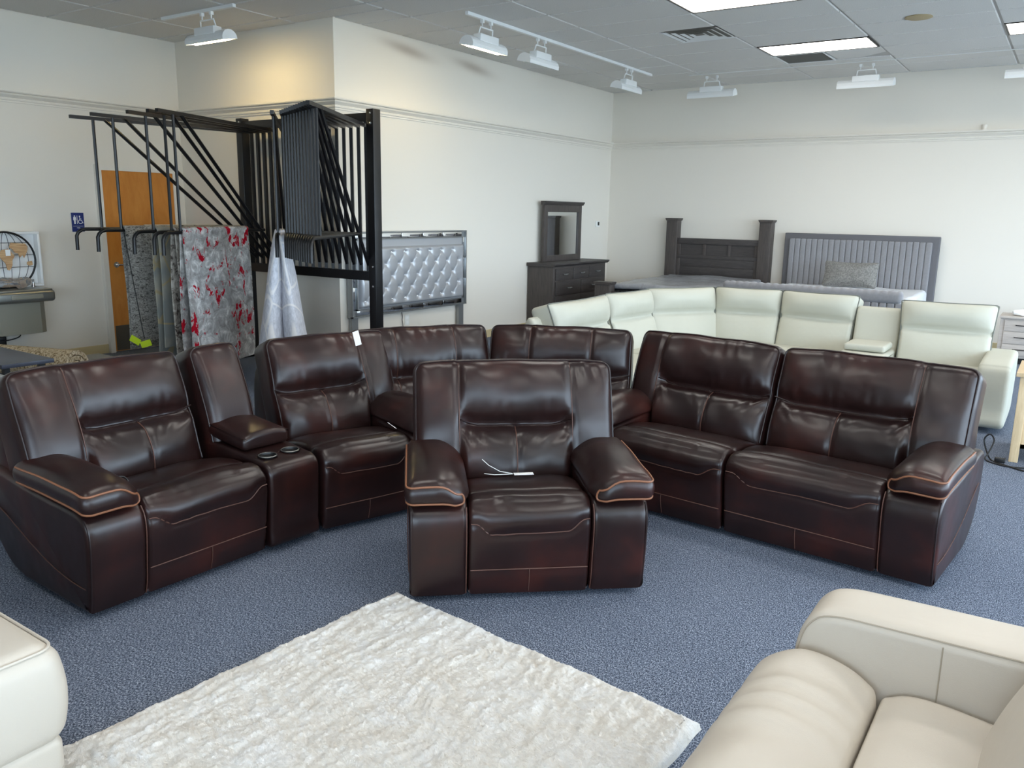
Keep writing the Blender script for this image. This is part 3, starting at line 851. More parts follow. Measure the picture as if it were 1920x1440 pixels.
for cx in (0.082, 0.212):
    q = lathe('cup_holder', [(0.0395, 0.455), (0.0455, 0.458), (0.046, 0.463), (0.0405, 0.464), (0.0375, 0.456), (0.036, 0.372), (0.0, 0.368)], 'black_plastic', con, 28, Matrix.Translation((cx, 0.125, -0.002)) , False)
    tube('rim', [(0.043 * math.cos(a), 0.043 * math.sin(a), 0.462) for a in np.linspace(0, 2 * math.pi, 29)[:-1]], 0.0032, 'stainless', q, 6, True)
def lidfn(P):
    P = P.copy(); v_ = (P[:, 1] + 0.17) / 0.34
    P[:, 2] += 0.02 * (1 - (P[:, 0] / 0.13) ** 2) * (P[:, 2] > 0) + 0.03 * v_
    P[:, 2] += 0.003 * wob(P, 20, 3)
    return P
lid = rbox('console_lid', (0.27, 0.33, 0.07), 0.026, 'brown_leather', con, (8, 10, 2), 3, lidfn, (0.148, 0.385, 0.50))
tube('lid_piping', lidfn(np.array([(-0.13, -0.157, 0.028), (0.13, -0.157, 0.028), (0.13, 0.155, 0.028), (-0.13, 0.155, 0.028)])) + np.array((0.148, 0.385, 0.50)), 0.0035, 'dark_piping', lid, 5, True)
back(sec, U2, 0.005, 0.292, (), None, None, 41)
shell(sec, U2, 0.0, 0.297)
# right wing
E4 = (0.9955, -0.095)
U4 = inv @ frame((-1.338, 3.925, 0), E4)
seat(sec, U4, 0.0, 0.765, 51)
arm(sec, U4, 1.01, -1, 52)
back(sec, U4, 0.004, 0.985, (0.735,), (0.006, 0.735), 0.37, 53)
shell(sec, U4, 0.0, 0.97)
U5 = inv @ frame((-2.285, 4.015, 0), E4)
seat(sec, U5, 0.245, 0.945, 61)
arm(sec, U5, 0.0, 1, 62)
back(sec, U5, 0.05, 0.945, (0.24,), (0.24, 0.942), 0.59, 63)
shell(sec, U5, 0.04, 0.945)
# corner wedge: seat and two backs
wp = [(-2.76, 3.49), (-2.31, 4.01), (-2.19, 4.55), (-2.40, 4.68), (-3.03, 4.42), (-3.28, 4.15), (-3.62, 3.62), (-3.45, 3.40)]
wpc = np.array(wp).mean(0)
lv = [(0.985, 0.03), (1.0, 0.10), (1.0, 0.36), (0.985, 0.42), (0.95, 0.445), (0.6, 0.455), (0.2, 0.455)]
ring_n = 40
per = []
for i in range(len(wp)):
    a, b = np.array(wp[i]), np.array(wp[(i + 1) % len(wp)])
    for q in range(5): per.append(a + (b - a) * q / 5)
V = []; Fc = []
for s, z in lv:
    for p in per: q = wpc + (p - wpc) * s; V.append((q[0] + 2.6, q[1] - 3.4, z))
n = len(per)
for i in range(len(lv) - 1):
    for k in range(n): Fc.append((i * n + k, i * n + (k + 1) % n, (i + 1) * n + (k + 1) % n, (i + 1) * n + k))
Fc.append(tuple(range(n))[::-1]); Fc.append(tuple((len(lv) - 1) * n + k for k in range(n)))
mesh('wedge_seat', V, Fc, 'brown_leather', sec, True, None, True, 60)
def wedge_back(p0, p1, seed, lumb=True):
    p0, p1 = Vector(p0), Vector(p1); e = (p1 - p0).normalized(); b = Vector((-e.y, e.x)); W = (p1 - p0).length
    o_ = p0 - b * 0.665
    mwb = inv @ frame((o_.x, o_.y, 0), (e.x, e.y))
    back(sec, mwb, 0.004, W - 0.004, (W * 0.30, W * 0.72), (0.006, W - 0.006), None, seed)
    shell(sec, mwb, 0.0, W)
wedge_back((-3.52, 3.46), (-3.06, 4.235), 71)
wedge_back((-3.045, 4.245), (-2.20, 4.60), 72)

# release rings and levers, tags
t_ = tube('release_ring', [Vector((0.262 + 0.028 * math.cos(a), 0.20 + 0.02 * math.sin(a) * 0.6, 0.485 + 0.022 * math.sin(a))) for a in np.linspace(0, 2 * math.pi, 19)[:-1]], 0.004, 'black_plastic', sec, 6, True, U1)
tube('release_ring', [(0.50, 0.12, 0.47), (0.47, 0.16, 0.50)], 0.003, 'bolt_chrome', sec, 6, False, U3)
tg = thing('price_tag', 'white paper tag on a wire lying on the armchair seat', 'tag', (-2.0, 2.98, 0.452))
mesh('card', bverts((-0.045, -0.014, 0.006), (0.045, 0.014, 0.0085)), BOXF, 'paper', tg, False, Matrix.Translation((0.04, 0.03, 0.004)) @ Matrix.Rotation(0.75, 4, 'Z'))
tube('wire', [(0.0, 0.0, 0.012), (-0.05, -0.03, 0.02), (-0.10, -0.05, 0.045), (-0.13, -0.06, 0.07)], 0.0016, 'white_plastic', tg, 5)
tube('wire', [(0.0, 0.0, 0.010), (-0.06, -0.06, 0.010), (-0.11, -0.07, 0.008)], 0.0016, 'white_plastic', tg, 5)
tg = mesh('price_tag', bverts((-0.018, -0.003, -0.085), (0.018, 0.0, 0.0)), BOXF, 'paper', None, False, Matrix.Translation((-3.33, 3.33, 0.955)) @ Matrix.Rotation(0.35, 4, 'Z') @ Matrix.Rotation(math.radians(-20), 4, 'X') @ Matrix.Rotation(math.radians(-22), 4, 'Y'))
tag(tg, 'white paper tag hanging over the sectional backrest near the mirrored headboard', 'tag')

# ------------------------------------------------------------------ shag rug in the foreground
def shag():
    W, L, nx, ny = 1.44, 2.3, 230, 360
    u = np.linspace(0, 1, nx + 1); v_ = np.linspace(0, 1, ny + 1)
    U, Vv = np.meshgrid(u, v_, indexing='ij')
    x, y = (U * W).ravel(), (-Vv * L).ravel()
    P = np.column_stack([x, y, np.zeros_like(x)])
    d = np.minimum(np.minimum(x, W - x), np.minimum(-y, L + y))
    z = 0.034 * np.sqrt(np.clip(1 - (1 - np.clip(d / 0.03, 0, 1)) ** 2, 0, 1))
    warp = np.column_stack([x + 0.03 * wob(P, 25, 5), y + 0.03 * wob(P, 25, 6), np.zeros_like(x)])
    z += np.clip(d / 0.03, 0, 1) * (0.003 * wob(warp, 28, 1) + 0.0045 * wob(warp, 120, 2) + 0.004 * np.abs(wob(warp, 260, 3)))
    rs = np.random.RandomState(4)
    z += np.clip(d / 0.03, 0, 1) * rs.normal(0, 0.0022, len(z))
    x = x + 0.006 * wob(P, 30, 8) * (d < 0.04); y = y + 0.006 * wob(P, 30, 9) * (d < 0.04)
    # rounded corners
    V = np.column_stack([x, y, z + 0.001])
    idx = np.arange((nx + 1) * (ny + 1)).reshape(nx + 1, ny + 1)
    Fc = np.stack([idx[:-1, :-1].ravel(), idx[:-1, 1:].ravel(), idx[1:, 1:].ravel(), idx[1:, :-1].ravel()], 1)
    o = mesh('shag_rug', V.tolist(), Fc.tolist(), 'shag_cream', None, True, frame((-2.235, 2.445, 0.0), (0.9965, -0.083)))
    tag(o, 'fluffy cream shag rug on the carpet in front of the armchair', 'rug')
shag()

# ------------------------------------------------------------------ cream leather sofa (right foreground)
sofa = thing('loveseat', 'cream leather loveseat in the lower right corner of the photo', 'sofa', (-0.1, 1.2, 0))
inv = Matrix.Translation((0.1, -1.2, 0))
US = inv @ frame((-0.56, 2.275, 0), (0.0, -1.0))
ap = catmull([(0.10, 0.06), (0.075, 0.15), (0.070, 0.40), (0.078, 0.54), (0.11, 0.615), (0.17, 0.645), (0.3, 0.652), (0.6, 0.66), (0.92, 0.668), (0.97, 0.62), (0.98, 0.3), (0.96, 0.06)], 5, True)
def crfn(seed, k=0.004):
    def fn(V):
        V = V.copy(); V[:, 2] += k * wob(V, 10, seed); return V
    return fn
for xa, xb in ((0.0, 0.205), (1.835, 2.04)):
    o = loft('armrest', ap, xa, xb, 0.032, 'cream_leather', sofa, US, 8, crfn(81, 0.003))
    inn = xb - 0.004 if xa == 0 else xa + 0.004
    pth = [p for p in ap if p[1] > 0.42][:]
    cut_ = [i for i, p in enumerate(ap) if p[1] > 0.30 and p[0] < 0.9]
    NA = normals2(ap)
    line = [(inn - (0.004 if xa == 0 else -0.004), ap[i][0] - NA[i][0] * 0.011, ap[i][1] - NA[i][1] * 0.011) for i in cut_]
    tube('arm_seam', line, 0.0026, 'cream_seam', o, 5)
    xi = inn + (0.0045 if xa == 0 else -0.0045)
    tube('panel_seam', [(xi, 0.42, z) for z in np.linspace(0.30, 0.635, 10)], 0.002, 'cream_seam', o, 5)
sp = catmull([(0.0, 0.20), (-0.022, 0.32), (-0.018, 0.42), (0.02, 0.495), (0.10, 0.542), (0.19, 0.538), (0.265, 0.508), (0.298, 0.455), (0.285, 0.24), (0.2, 0.18)], 5, True)
sp2 = catmull([(0.295, 0.22), (0.300, 0.44), (0.325, 0.482), (0.40, 0.502), (0.55, 0.49), (0.66, 0.46), (0.68, 0.3), (0.6, 0.2), (0.4, 0.18)], 5, True)
for k, (xa, xb) in enumerate(((0.207, 1.02), (1.022, 1.833))):
    def sfn(V, k=k):
        V = V.copy(); x, y, z = V.T
        wr = np.sin(x * 52 + 2.5 * np.sin(x * 13 + k) + 6 * y) * 0.0060 * np.clip((z - 0.3) / 0.1, 0, 1) * np.exp(-((y - 0.12) / 0.14) ** 2)
        wr = wr * (0.45 + 0.55 * np.clip(wob(V, 4, 90 + k), 0, 1)) 
        V[:, 2] += wr + 0.004 * wob(V, 7, 92 + k); return V
    loft('seat_roll', sp, xa, xb, 0.045, 'cream_leather', sofa, US, 46, sfn)
    loft('seat_cushion', sp2, xa, xb, 0.03, 'cream_leather', sofa, US, 20, crfn(94 + k))
    W = xb - xa
    def bfn(P, W=W, k=k):
        P = P.copy(); u = P[:, 0] / (W / 2); vv = P[:, 2] / 0.60 + 0.5
        b = 0.07 * np.clip(1 - u ** 4, 0, 1) * np.clip(1 - (2 * vv - 0.8) ** 2, 0, 1) + 0.006 * wob(P, 9, 95 + k)
        P[:, 1] -= b * (P[:, 1] < 0)
        th = math.radians(24); y, z = P[:, 1].copy() + 0.11, P[:, 2].copy() + 0.30
        P[:, 1] = 0.545 + z * math.sin(th) + y * math.cos(th); P[:, 2] = 0.44 + z * math.cos(th) - y * math.sin(th)
        P[:, 0] += (xa + xb) / 2
        return P
    rbox('back_cushion', (W - 0.006, 0.22, 0.60), 0.07, 'cream_leather', sofa, (24, 3, 20), 5, bfn, mw=US)
fp = catmull([(0.03, 0.06), (0.012, 0.10), (0.008, 0.16), (0.02, 0.20), (0.1, 0.22), (0.9, 0.22), (0.97, 0.18), (0.96, 0.08), (0.9, 0.06), (0.2, 0.06)], 3, True)
loft('base', fp, 0.206, 1.834, 0.02, 'cream_leather', sofa, US, 6)
box('back_frame', (0.206, 0.80, 0.20), (1.834, 0.965, 0.70), 'cream_leather', sofa, 0.03, US)
for x, y in ((0.06, 0.08), (1.98, 0.08), (0.06, 0.9), (1.98, 0.9)):
    lathe('foot', [(0.022, 0.0), (0.030, 0.07)], 'dark_walnut', sofa, 14, US @ Matrix.Translation((x, y, 0)))

# ------------------------------------------------------------------ cream ottoman (left foreground)
ot = thing('ottoman', 'cream leather ottoman in the lower left corner of the photo', 'ottoman', (-2.65, 0.6, 0))
def ofn(P):
    P = P.copy(); x, y, z = P.T.copy()
    v_ = np.clip((z + 0.15) / 0.30, 0, 1); s = 1 + 0.045 * np.sin(v_ * math.pi)
    P[:, 0] *= s; P[:, 1] *= s
    P[:, 2] += np.where(z > 0, 0.022 * (1 - (x / 0.5) ** 2) * (1 - (y / 0.42) ** 2), 0) + 0.003 * wob(P, 9, 4)
    return P
body = rbox('cushion', (0.98, 0.82, 0.30), 0.055, 'cream_leather', ot, (14, 12, 6), 5, ofn, (0, 0, 0.315))
def loop(hx, hy, r, z, fn=None, off=(0, 0, 0)):
    pts = []
    for cx, cy, a0 in ((hx - r, hy - r, 0), (-(hx - r), hy - r, 90), (-(hx - r), -(hy - r), 180), (hx - r, -(hy - r), 270)):
        pts += [(cx + r * math.cos(math.radians(a0 + 15 * q)), cy + r * math.sin(math.radians(a0 + 15 * q)), z) for q in range(7)]
    out = []
    for i in range(len(pts)):
        p, q = np.array(pts[i]), np.array(pts[(i + 1) % len(pts)]); n = max(1, int(np.linalg.norm(q - p) / 0.05))
        out += [p + (q - p) * j / n for j in range(n)]
    out = np.array(out)
    if fn is not None: out = fn(out)
    return out + np.array(off)
tube('top_piping', loop(0.478, 0.398, 0.045, 0.138, ofn, (0, 0, 0.315)), 0.0045, 'cream_leather', body, 6, True)
rbox('base', (0.965, 0.805, 0.12), 0.03, 'cream_leather', ot, (6, 6, 2), 4, None, (0, 0, 0.125))
for x in (-0.42, 0.42):
    for y in (-0.34, 0.34):
        box('foot', (x - 0.035, y - 0.035, 0.0), (x + 0.035, y + 0.035, 0.07), 'dark_walnut', ot, 0.006)

# ------------------------------------------------------------------ pale sectional behind the brown one
cs = thing('sectional_sofa', 'pale sage cream sectional sofa with dark piping behind the brown one', 'sofa', (-2.0, 7.2, 0))
inv = Matrix.Translation((2.0, -7.2, 0))
def sage_back(p0, p1, seed, zc=0.935, Hh=0.60, tilt=17, T=0.20, wide=0.0):
    p0, p1 = Vector(p0), Vector(p1); e = (p1 - p0).normalized(); b = Vector((-e.y, e.x)); W = (p1 - p0).length
    th = math.radians(tilt); zb = zc - Hh * math.cos(th); yoff = Hh * math.sin(th)
    o_ = p0 - b * yoff
    mwb = inv @ frame((o_.x, o_.y, 0), (e.x, e.y))
    def fn(P):
        P = P.copy(); x = P[:, 0] + W / 2; v_ = P[:, 2] + Hh / 2; y = P[:, 1]; u = x / W; vv = v_ / Hh
        e_ = np.clip(1 - (2 * u - 1) ** 4, 0, 1)
        fr = np.clip((T / 2 - y) / T, 0, 1)
        b_ = (0.095 * np.clip(1 - ((vv - 0.82) / 0.24) ** 2, 0, 1) + 0.035 * np.clip(1 - ((vv - 0.28) / 0.32) ** 2, 0, 1)) * e_
        b_ -= 0.03 * np.exp(-((vv - 0.585) / 0.028) ** 2)
        q = np.column_stack([x, y, v_]); b_ += 0.006 * wob(q, 11, seed) + 0.003 * np.sin(x * 60 + 2 * np.sin(x * 19)) * np.exp(-((2 * np.abs(u - 0.5) - 1) / 0.15) ** 2)
        x2 = W / 2 + (x - W / 2) * (1 + 0.06 * np.clip((vv - 0.55) / 0.45, 0, 1))
        yy = y - b_ * fr + T / 2
        sag = -0.012 * np.clip(1 - (2 * u - 1) ** 2, 0, 1) * np.clip((vv - 0.7) / 0.3, 0, 1)
        v2 = v_ + sag
        return np.column_stack([x2, v2 * math.sin(th) + yy * math.cos(th), zb + v2 * math.cos(th) - yy * math.sin(th)])
    P, Fc = rbox_data((W - 0.004, T, Hh), 0.04, (28, 3, 26), 4, fn)
    o = mesh('backrest', P, Fc, 'sage_leather', cs, True, mwb)
    hx, hz, r = W / 2 - 0.002, Hh / 2, 0.04
    yk = -(T / 2 - r * 0.5)
    line = [(-hx + 0.004, yk, z) for z in np.linspace(-hz + 0.03, hz - 0.01, 14)] + [(x, yk, hz - 0.003) for x in np.linspace(-hx + 0.02, hx - 0.02, 16)] + [(hx - 0.004, yk, z) for z in np.linspace(hz - 0.01, -hz + 0.03, 14)]
    tube('edge_piping', fn(np.array(line)), 0.006, 'sage_piping', o, 6)
    tube('headrest_seam', fn(np.array([(x, -T / 2 + 0.004, 0.085 * Hh) for x in np.linspace(-hx + 0.03, hx - 0.03, 16)])), 0.005, 'sage_piping', o, 5)
    sprof = catmull([(0.0 - 0.52, 0.05), (-0.55, 0.25), (-0.53, 0.40), (-0.45, 0.44), (-0.2, 0.44), (0.05, 0.40), (0.12, 0.2), (0.1, 0.05)], 4, True)
    loft('seat', [np.array((p[0] + 0.02, p[1])) for p in sprof], 0.004, W - 0.004, 0.03, 'sage_leather', cs, mwb, 6)
    sh = catmull([(0.06, 0.05), (0.10, 0.3), (0.20, 0.6), (0.26, 0.80), (0.34, 0.78), (0.37, 0.5), (0.36, 0.1)], 3, True)
    loft('back_shell', sh, 0.0 - wide, W, 0.03, 'sage_leather', cs, mwb, 4)
    return mwb
sage_back((-1.20, 7.93), (-0.485, 7.98), 1)
sage_back((-2.295, 8.10), (-1.605, 8.05), 2)
sage_back((-2.93, 7.98), (-2.32, 8.11), 3)
sage_back((-3.37, 7.33), (-2.95, 7.97), 4)
sage_back((-3.42, 6.56), (-3.33, 7.25), 5)
sage_back((-3.37, 5.52), (-3.39, 6.47), 6, wide=0.13)
cm = inv @ frame((-1.595, 7.36, 0), (1, 0.0))
cprof = catmull([(0.02, 0.05), (0.0, 0.3), (0.02, 0.47), (0.08, 0.50), (0.4, 0.50), (0.55, 0.52), (0.62, 0.75), (0.66, 0.83), (0.76, 0.80), (0.84, 0.5), (0.84, 0.05)], 4, True)
cns = loft('console', cprof, 0.0, 0.385, 0.03, 'sage_leather', cs, cm, 6)
rbox('console_lid', (0.34, 0.36, 0.06), 0.025, 'sage_leather', cns, (6, 6, 2), 3, None, (0.192, 0.30, 0.535))
am = inv @ frame((-0.515, 7.22, 0), (1, 0.0))
aprof = catmull([(0.03, 0.04), (0.0, 0.2), (0.0, 0.46), (0.03, 0.525), (0.1, 0.545), (0.5, 0.56), (0.85, 0.56), (0.93, 0.48), (0.93, 0.30), (0.86, 0.12), (0.74, 0.04)], 5, True)
loft('armrest', aprof, 0.0, 0.225, 0.035, 'sage_leather', cs, am, 6)

# ------------------------------------------------------------------ dark bedroom set
bed = thing('bed', 'charcoal wood bed with tall square posts and plastic wrapped mattress', 'bed', (-4.4, 10.9, 0))
inv = Matrix.Translation((4.4, -10.9, 0))
def post(nm, xa, xb, ya, yb_, z, cap=True):
    o = box(nm, (xa, ya, 0), (xb, yb_, z - 0.035), 'charcoal_wood_upright', bed, 0.004, inv)
    c_ = 0.016
    prism('post_cap', [(xa - 0.004, z - 0.035), (xb + 0.004, z - 0.035), (xb + c_, z - 0.012), (xb + c_, z), (xa - c_, z), (xa - c_, z - 0.012)], 'y', ya - c_, yb_ + c_, 'charcoal_wood_upright', o)
post('headboard_post', -5.205, -5.03, 11.84, 11.99, 1.575); post('headboard_post', -3.78, -3.605, 11.84, 11.99, 1.575)
hb = box('headboard', (-5.03, 11.90, 0.30), (-3.78, 11.95, 1.27), 'charcoal_wood_level', bed, 0, inv)
box('top_rail', (-5.03, 11.875, 1.20), (-3.78, 11.96, 1.285), 'charcoal_wood_level', hb, 0.006)
box('middle_rail', (-5.03, 11.88, 0.985), (-3.78, 11.90, 1.035), 'charcoal_wood_level', hb, 0.003)
for xa, xb in ((-5.03, -4.975), (-4.62, -4.575), (-4.235, -4.19), (-3.835, -3.78)):
    box('stile', (xa, 11.88, 1.035), (xb, 11.90, 1.20), 'charcoal_wood_upright', hb, 0.003)
for xa, xb in ((-5.03, -4.975), (-3.835, -3.78)):
    box('stile', (xa, 11.88, 0.30), (xb, 11.90, 0.985), 'charcoal_wood_upright', hb, 0.003)
for k in range(4):
    box('plank', (-4.973, 11.888, 0.50 + 0.122 * k), (-3.837, 11.90, 0.50 + 0.122 * k + 0.119), 'charcoal_wood_level', hb, 0.002)
post('footboard_post', -5.225, -5.0, 9.66, 9.80, 0.745); post('footboard_post', -3.81, -3.585, 9.66, 9.80, 0.745)
box('footboard', (-5.0, 9.70, 0.18), (-3.81, 9.76, 0.62), 'charcoal_wood_level', bed, 0.005, inv)
box('side_rail', (-5.17, 9.80, 0.22), (-5.13, 11.84, 0.42), 'charcoal_wood_level', bed, 0.004, inv)
box('side_rail', (-3.68, 9.80, 0.22), (-3.64, 11.84, 0.42), 'charcoal_wood_level', bed, 0.004, inv)
def mfn(P):
    P = P.copy(); P[:, 2] += 0.012 * wob(P, 6, 3) + 0.008 * wob(P, 17, 4); P[:, 0] += 0.006 * wob(P, 12, 6); P[:, 1] += 0.006 * wob(P, 12, 7); return P
mt = thing('mattress', 'grey mattress in clear plastic on the charcoal bed', 'mattress', (-4.4, 10.8, 0.42))
rbox('side_band', (1.42, 1.97, 0.24), 0.04, 'mattress_black_side', mt, (12, 16, 3), 3, mfn, (0, 0.03, 0.12))
rbox('quilted_top', (1.44, 1.99, 0.085), 0.04, 'mattress_plastic', mt, (18, 22, 1), 3, mfn, (0, 0.03, 0.27))
# dresser with mirror
dr = thing('dresser', 'charcoal wood dresser with black pull handles in the room corner', 'dresser', (XM + 0.25, 10.4, 0))
dx0, dx1, dy0, dy1 = -0.235, 0.20, -0.745, 0.765
box('body', (dx0, dy0, 0.06), (dx1 - 0.02, dy1, 0.90), 'charcoal_wood_upright', dr, 0.004)
for ya, yb_ in ((dy0, dy0 + 0.04), (dy1 - 0.04, dy1)): box('foot', (dx0, ya, 0), (dx1 - 0.02, yb_, 0.06), 'charcoal_wood_upright', dr)
prism('top', [(dx0 - 0.0, 0.90), (dx1 + 0.0, 0.90), (dx1 + 0.03, 0.925), (dx1 + 0.03, 0.945), (dx0, 0.945)], 'y', dy0 - 0.03, dy1 + 0.03, 'charcoal_wood_level', dr)
def drawer(ya, yb_, za, zb_):
    o = box('drawer', (dx1 - 0.022, ya, za), (dx1 - 0.004, yb_, zb_), 'charcoal_wood_level', dr, 0.003)
    yc, zc = (ya + yb_) / 2, (za + zb_) / 2
    tubes('handle', [[(dx1 - 0.006, yc - 0.035, zc), (dx1 + 0.02, yc - 0.035, zc)], [(dx1 - 0.006, yc + 0.035, zc), (dx1 + 0.02, yc + 0.035, zc)], [(dx1 + 0.018, yc - 0.06, zc), (dx1 + 0.024, yc, zc - 0.005), (dx1 + 0.018, yc + 0.06, zc)]], 0.007, 'silver_trim', o, 6)
w3 = (1.51 - 0.10 - 0.03) / 3
for k in range(3): drawer(dy0 + 0.05 + k * (w3 + 0.015), dy0 + 0.05 + k * (w3 + 0.015) + w3, 0.715, 0.87)
w2 = (1.51 - 0.10 - 0.015) / 2
for r_ in range(3):
    for k in range(2): drawer(dy0 + 0.05 + k * (w2 + 0.015), dy0 + 0.05 + k * (w2 + 0.015) + w2, 0.10 + 0.203 * r_, 0.10 + 0.203 * r_ + 0.185)
mr = thing('mirror', 'charcoal framed mirror standing on the dresser', 'mirror', (XM + 0.10, 10.41, 0.945))
mw_, mh = 0.52, 0.84
for nm, ya, yb_, za, zb_ in (('frame', -mw_, -mw_ + 0.085, 0, mh - 0.05), ('frame', mw_ - 0.085, mw_, 0, mh - 0.05), ('frame', -mw_ + 0.085, mw_ - 0.085, 0, 0.085), ('frame', -mw_ + 0.085, mw_ - 0.085, mh - 0.15, mh - 0.05)):
    box(nm, (-0.02, ya, za), (0.025, yb_, zb_), 'charcoal_wood_upright', mr, 0.004)
prism('cornice', [(-0.025, mh - 0.05), (0.03, mh - 0.05), (0.055, mh - 0.015), (0.055, mh), (-0.025, mh)], 'y', -mw_ - 0.03, mw_ + 0.03, 'charcoal_wood_level', mr)
box('glass', (-0.005, -mw_ + 0.08, 0.08), (0.004, mw_ - 0.08, mh - 0.14), 'mirror_glass', mr)
box('support', (-0.06, -0.4, 0.0), (-0.02, -0.33, 0.6), 'charcoal_wood_upright', mr)
th_ = thing('thermostat', 'small white thermostat with grey screen near the room corner', 'thermostat', (XM, 11.64, 1.46))
box('case', (0, -0.055, -0.04), (0.022, 0.055, 0.045), 'white_plastic', th_, 0.005)
box('screen', (0.0215, -0.01, -0.02), (0.0235, 0.042, 0.035), 'smoked_slot', th_)

# ------------------------------------------------------------------ grey velvet bed
gb = thing('bed', 'grey velvet bed with vertical channel headboard at the back wall', 'bed', (-2.45, 10.8, 0))
inv = Matrix.Translation((2.45, -10.8, 0))
fr_ = box('headboard', (-3.425, 11.90, 0.1), (-1.455, 11.99, 1.405), 'grey_velvet_dark', gb, 0.012, inv)
nch = 24; cw = (3.345 - 1.535) / nch
for k in range(nch):
    xa = -3.345 + cw * k
    rbox('channel', (cw - 0.003, 0.07, 1.10), 0.016, 'grey_velvet', fr_, (2, 1, 2), 3, None, (xa + cw / 2, 11.885, 0.78))
def tuft(P):
    P = P.copy(); P[:, 2] += np.where(P[:, 2] > 0, 0.010 * np.abs(np.sin(P[:, 0] * math.pi / 0.085)), 0); return P
fb = rbox('footboard', (2.0, 0.14, 0.13), 0.05, 'grey_velvet', gb, (110, 2, 1), 3, tuft, (-2.475, 9.70, 0.79), inv)
for k in range(nch + 1):
    rbox('channel', (0.076, 0.10, 0.66), 0.016, 'grey_velvet', fb, (2, 1, 2), 3, None, (-3.45 + 0.081 * k, 9.70, 0.40))
box('side_rail', (-3.40, 9.78, 0.12), (-3.33, 11.9, 0.40), 'grey_velvet', gb, 0.02, inv)
box('side_rail', (-1.56, 9.78, 0.12), (-1.49, 11.9, 0.40), 'grey_velvet', gb, 0.02, inv)
box('slat_deck', (-3.33, 9.78, 0.28), (-1.56, 11.88, 0.34), 'grey_velvet_dark', gb, 0, inv)
rbox('mattress', (1.80, 2.02, 0.36), 0.06, 'mattress_white', None, (20, 24, 3), 4, mfn, (-2.42, 10.82, 0.54))
tag(bpy.data.objects['mattress.001'] if 'mattress.001' in bpy.data.objects else bpy.context.scene.objects[-1], 'white plastic wrapped mattress on the grey velvet bed', 'mattress')
def plf(P):
    P = P.copy(); u, v_ = P[:, 0] / 0.34, P[:, 2] / 0.16
    s = np.clip(1 - np.maximum(np.abs(u), np.abs(v_)) ** 3, 0.12, 1); P[:, 1] *= s
    P[:, 0] *= 1 + 0.06 * np.abs(v_) ** 2 - 0.02; P[:, 2] += 0.02 * u ** 2 * np.sign(v_) * np.abs(v_)
    return P
o = rbox('pillow', (0.66, 0.16, 0.31), 0.04, 'grey_pillow', None, (16, 4, 10), 3, plf, (0, 0, 0), Matrix.Translation((-2.39, 11.36, 0.905)) @ Matrix.Rotation(math.radians(-18), 4, 'X'))
tag(o, 'grey pillow leaning on the channelled grey headboard', 'pillow')

# ------------------------------------------------------------------ nightstand, end table, cord (right edge)
ns = thing('nightstand', 'pale grey wood nightstand with black bar handles at the right edge', 'nightstand', (-0.62, 11.0, 0))
box('body', (0.0, 0.02, 0.07), (0.72, 0.44, 0.525), 'pale_grey_wood', ns, 0.004)
box('top', (-0.012, -0.012, 0.525), (0.732, 0.45, 0.55), 'pale_grey_wood', ns, 0.004)
box('plinth', (0.02, 0.04, 0.0), (0.70, 0.42, 0.07), 'black_plastic', ns)
for za, zb_ in ((0.10, 0.225), (0.235, 0.37), (0.38, 0.505)):
    d_ = box('drawer', (0.045, 0.005, za), (0.675, 0.022, zb_), 'pale_grey_wood', ns, 0.003)
    for cx in (0.20,):
        tubes('handle', [[(0.16, 0.006, (za + zb_) / 2 + 0.01), (0.16, -0.018, (za + zb_) / 2 + 0.01), (0.56, -0.018, (za + zb_) / 2 + 0.01), (0.56, 0.006, (za + zb_) / 2 + 0.01)]], 0.006, 'black_metal', d_, 6)
def crumple(name, loc, dims, mat, seed, label, cat):
    def fn(P):
        P = P.copy(); P += np.column_stack([wob(P, 60, seed), wob(P, 60, seed + 1), wob(P, 60, seed + 2)]) * min(dims) * 0.22; return P
    P, Fc = rbox_data(dims, min(dims) * 0.4, (7, 7, 3), 2, fn)
    P[:, 2] += -P[:, 2].min()
    o = mesh(name, P, Fc, mat, None, False, Matrix.Translation(loc)); return tag(o, label, cat)
crumple('plastic_bag', (-0.36, 11.15, 0.551), (0.30, 0.16, 0.05), 'paper', 5, 'crumpled white bag lying on the pale nightstand', 'bag')
et = thing('end_table', 'light oak end table with square legs at the right edge', 'end table', (-0.2, 6.45, 0))
for x, y in ((0.0, 0.0), (0.50, 0.0), (0.0, 0.50), (0.50, 0.50)):
    box('leg', (x, y, 0), (x + 0.055, y + 0.055, 0.60), 'oak', et, 0.003)
box('top', (-0.025, -0.025, 0.60), (0.58, 0.58, 0.63), 'oak', et, 0.004)
box('side_panel', (0.02, 0.055, 0.10), (0.035, 0.50, 0.60), 'oak', et)
box('front_panel', (0.055, 0.02, 0.10), (0.50, 0.035, 0.60), 'oak', et)
box('shelf', (0.02, 0.02, 0.10), (0.535, 0.535, 0.13), 'oak', et)
cd = thing('extension_cord', 'black extension cord looping on the carpet beside the oak table', 'cord', (-0.3, 6.35, 0))
pts = catmull([(0.75, -0.20, 0.006), (0.5, -0.16, 0.006), (0.25, -0.13, 0.006), (0.08, -0.03, 0.006), (0.0, 0.05, 0.006), (-0.04, 0.10, 0.06), (-0.06, 0.12, 0.13), (-0.03, 0.12, 0.17), (0.0, 0.11, 0.13), (-0.02, 0.07, 0.05), (-0.03, 0.02, 0.008), (0.10, -0.06, 0.006), (0.3, -0.01, 0.006), (0.6, 0.0, 0.006)], 5)
tube('cable', pts, 0.0055, 'black_plastic', cd, 6)
box('plug', (0.02, 0.03, 0.0), (0.085, 0.07, 0.03), 'black_plastic', cd, 0.006)

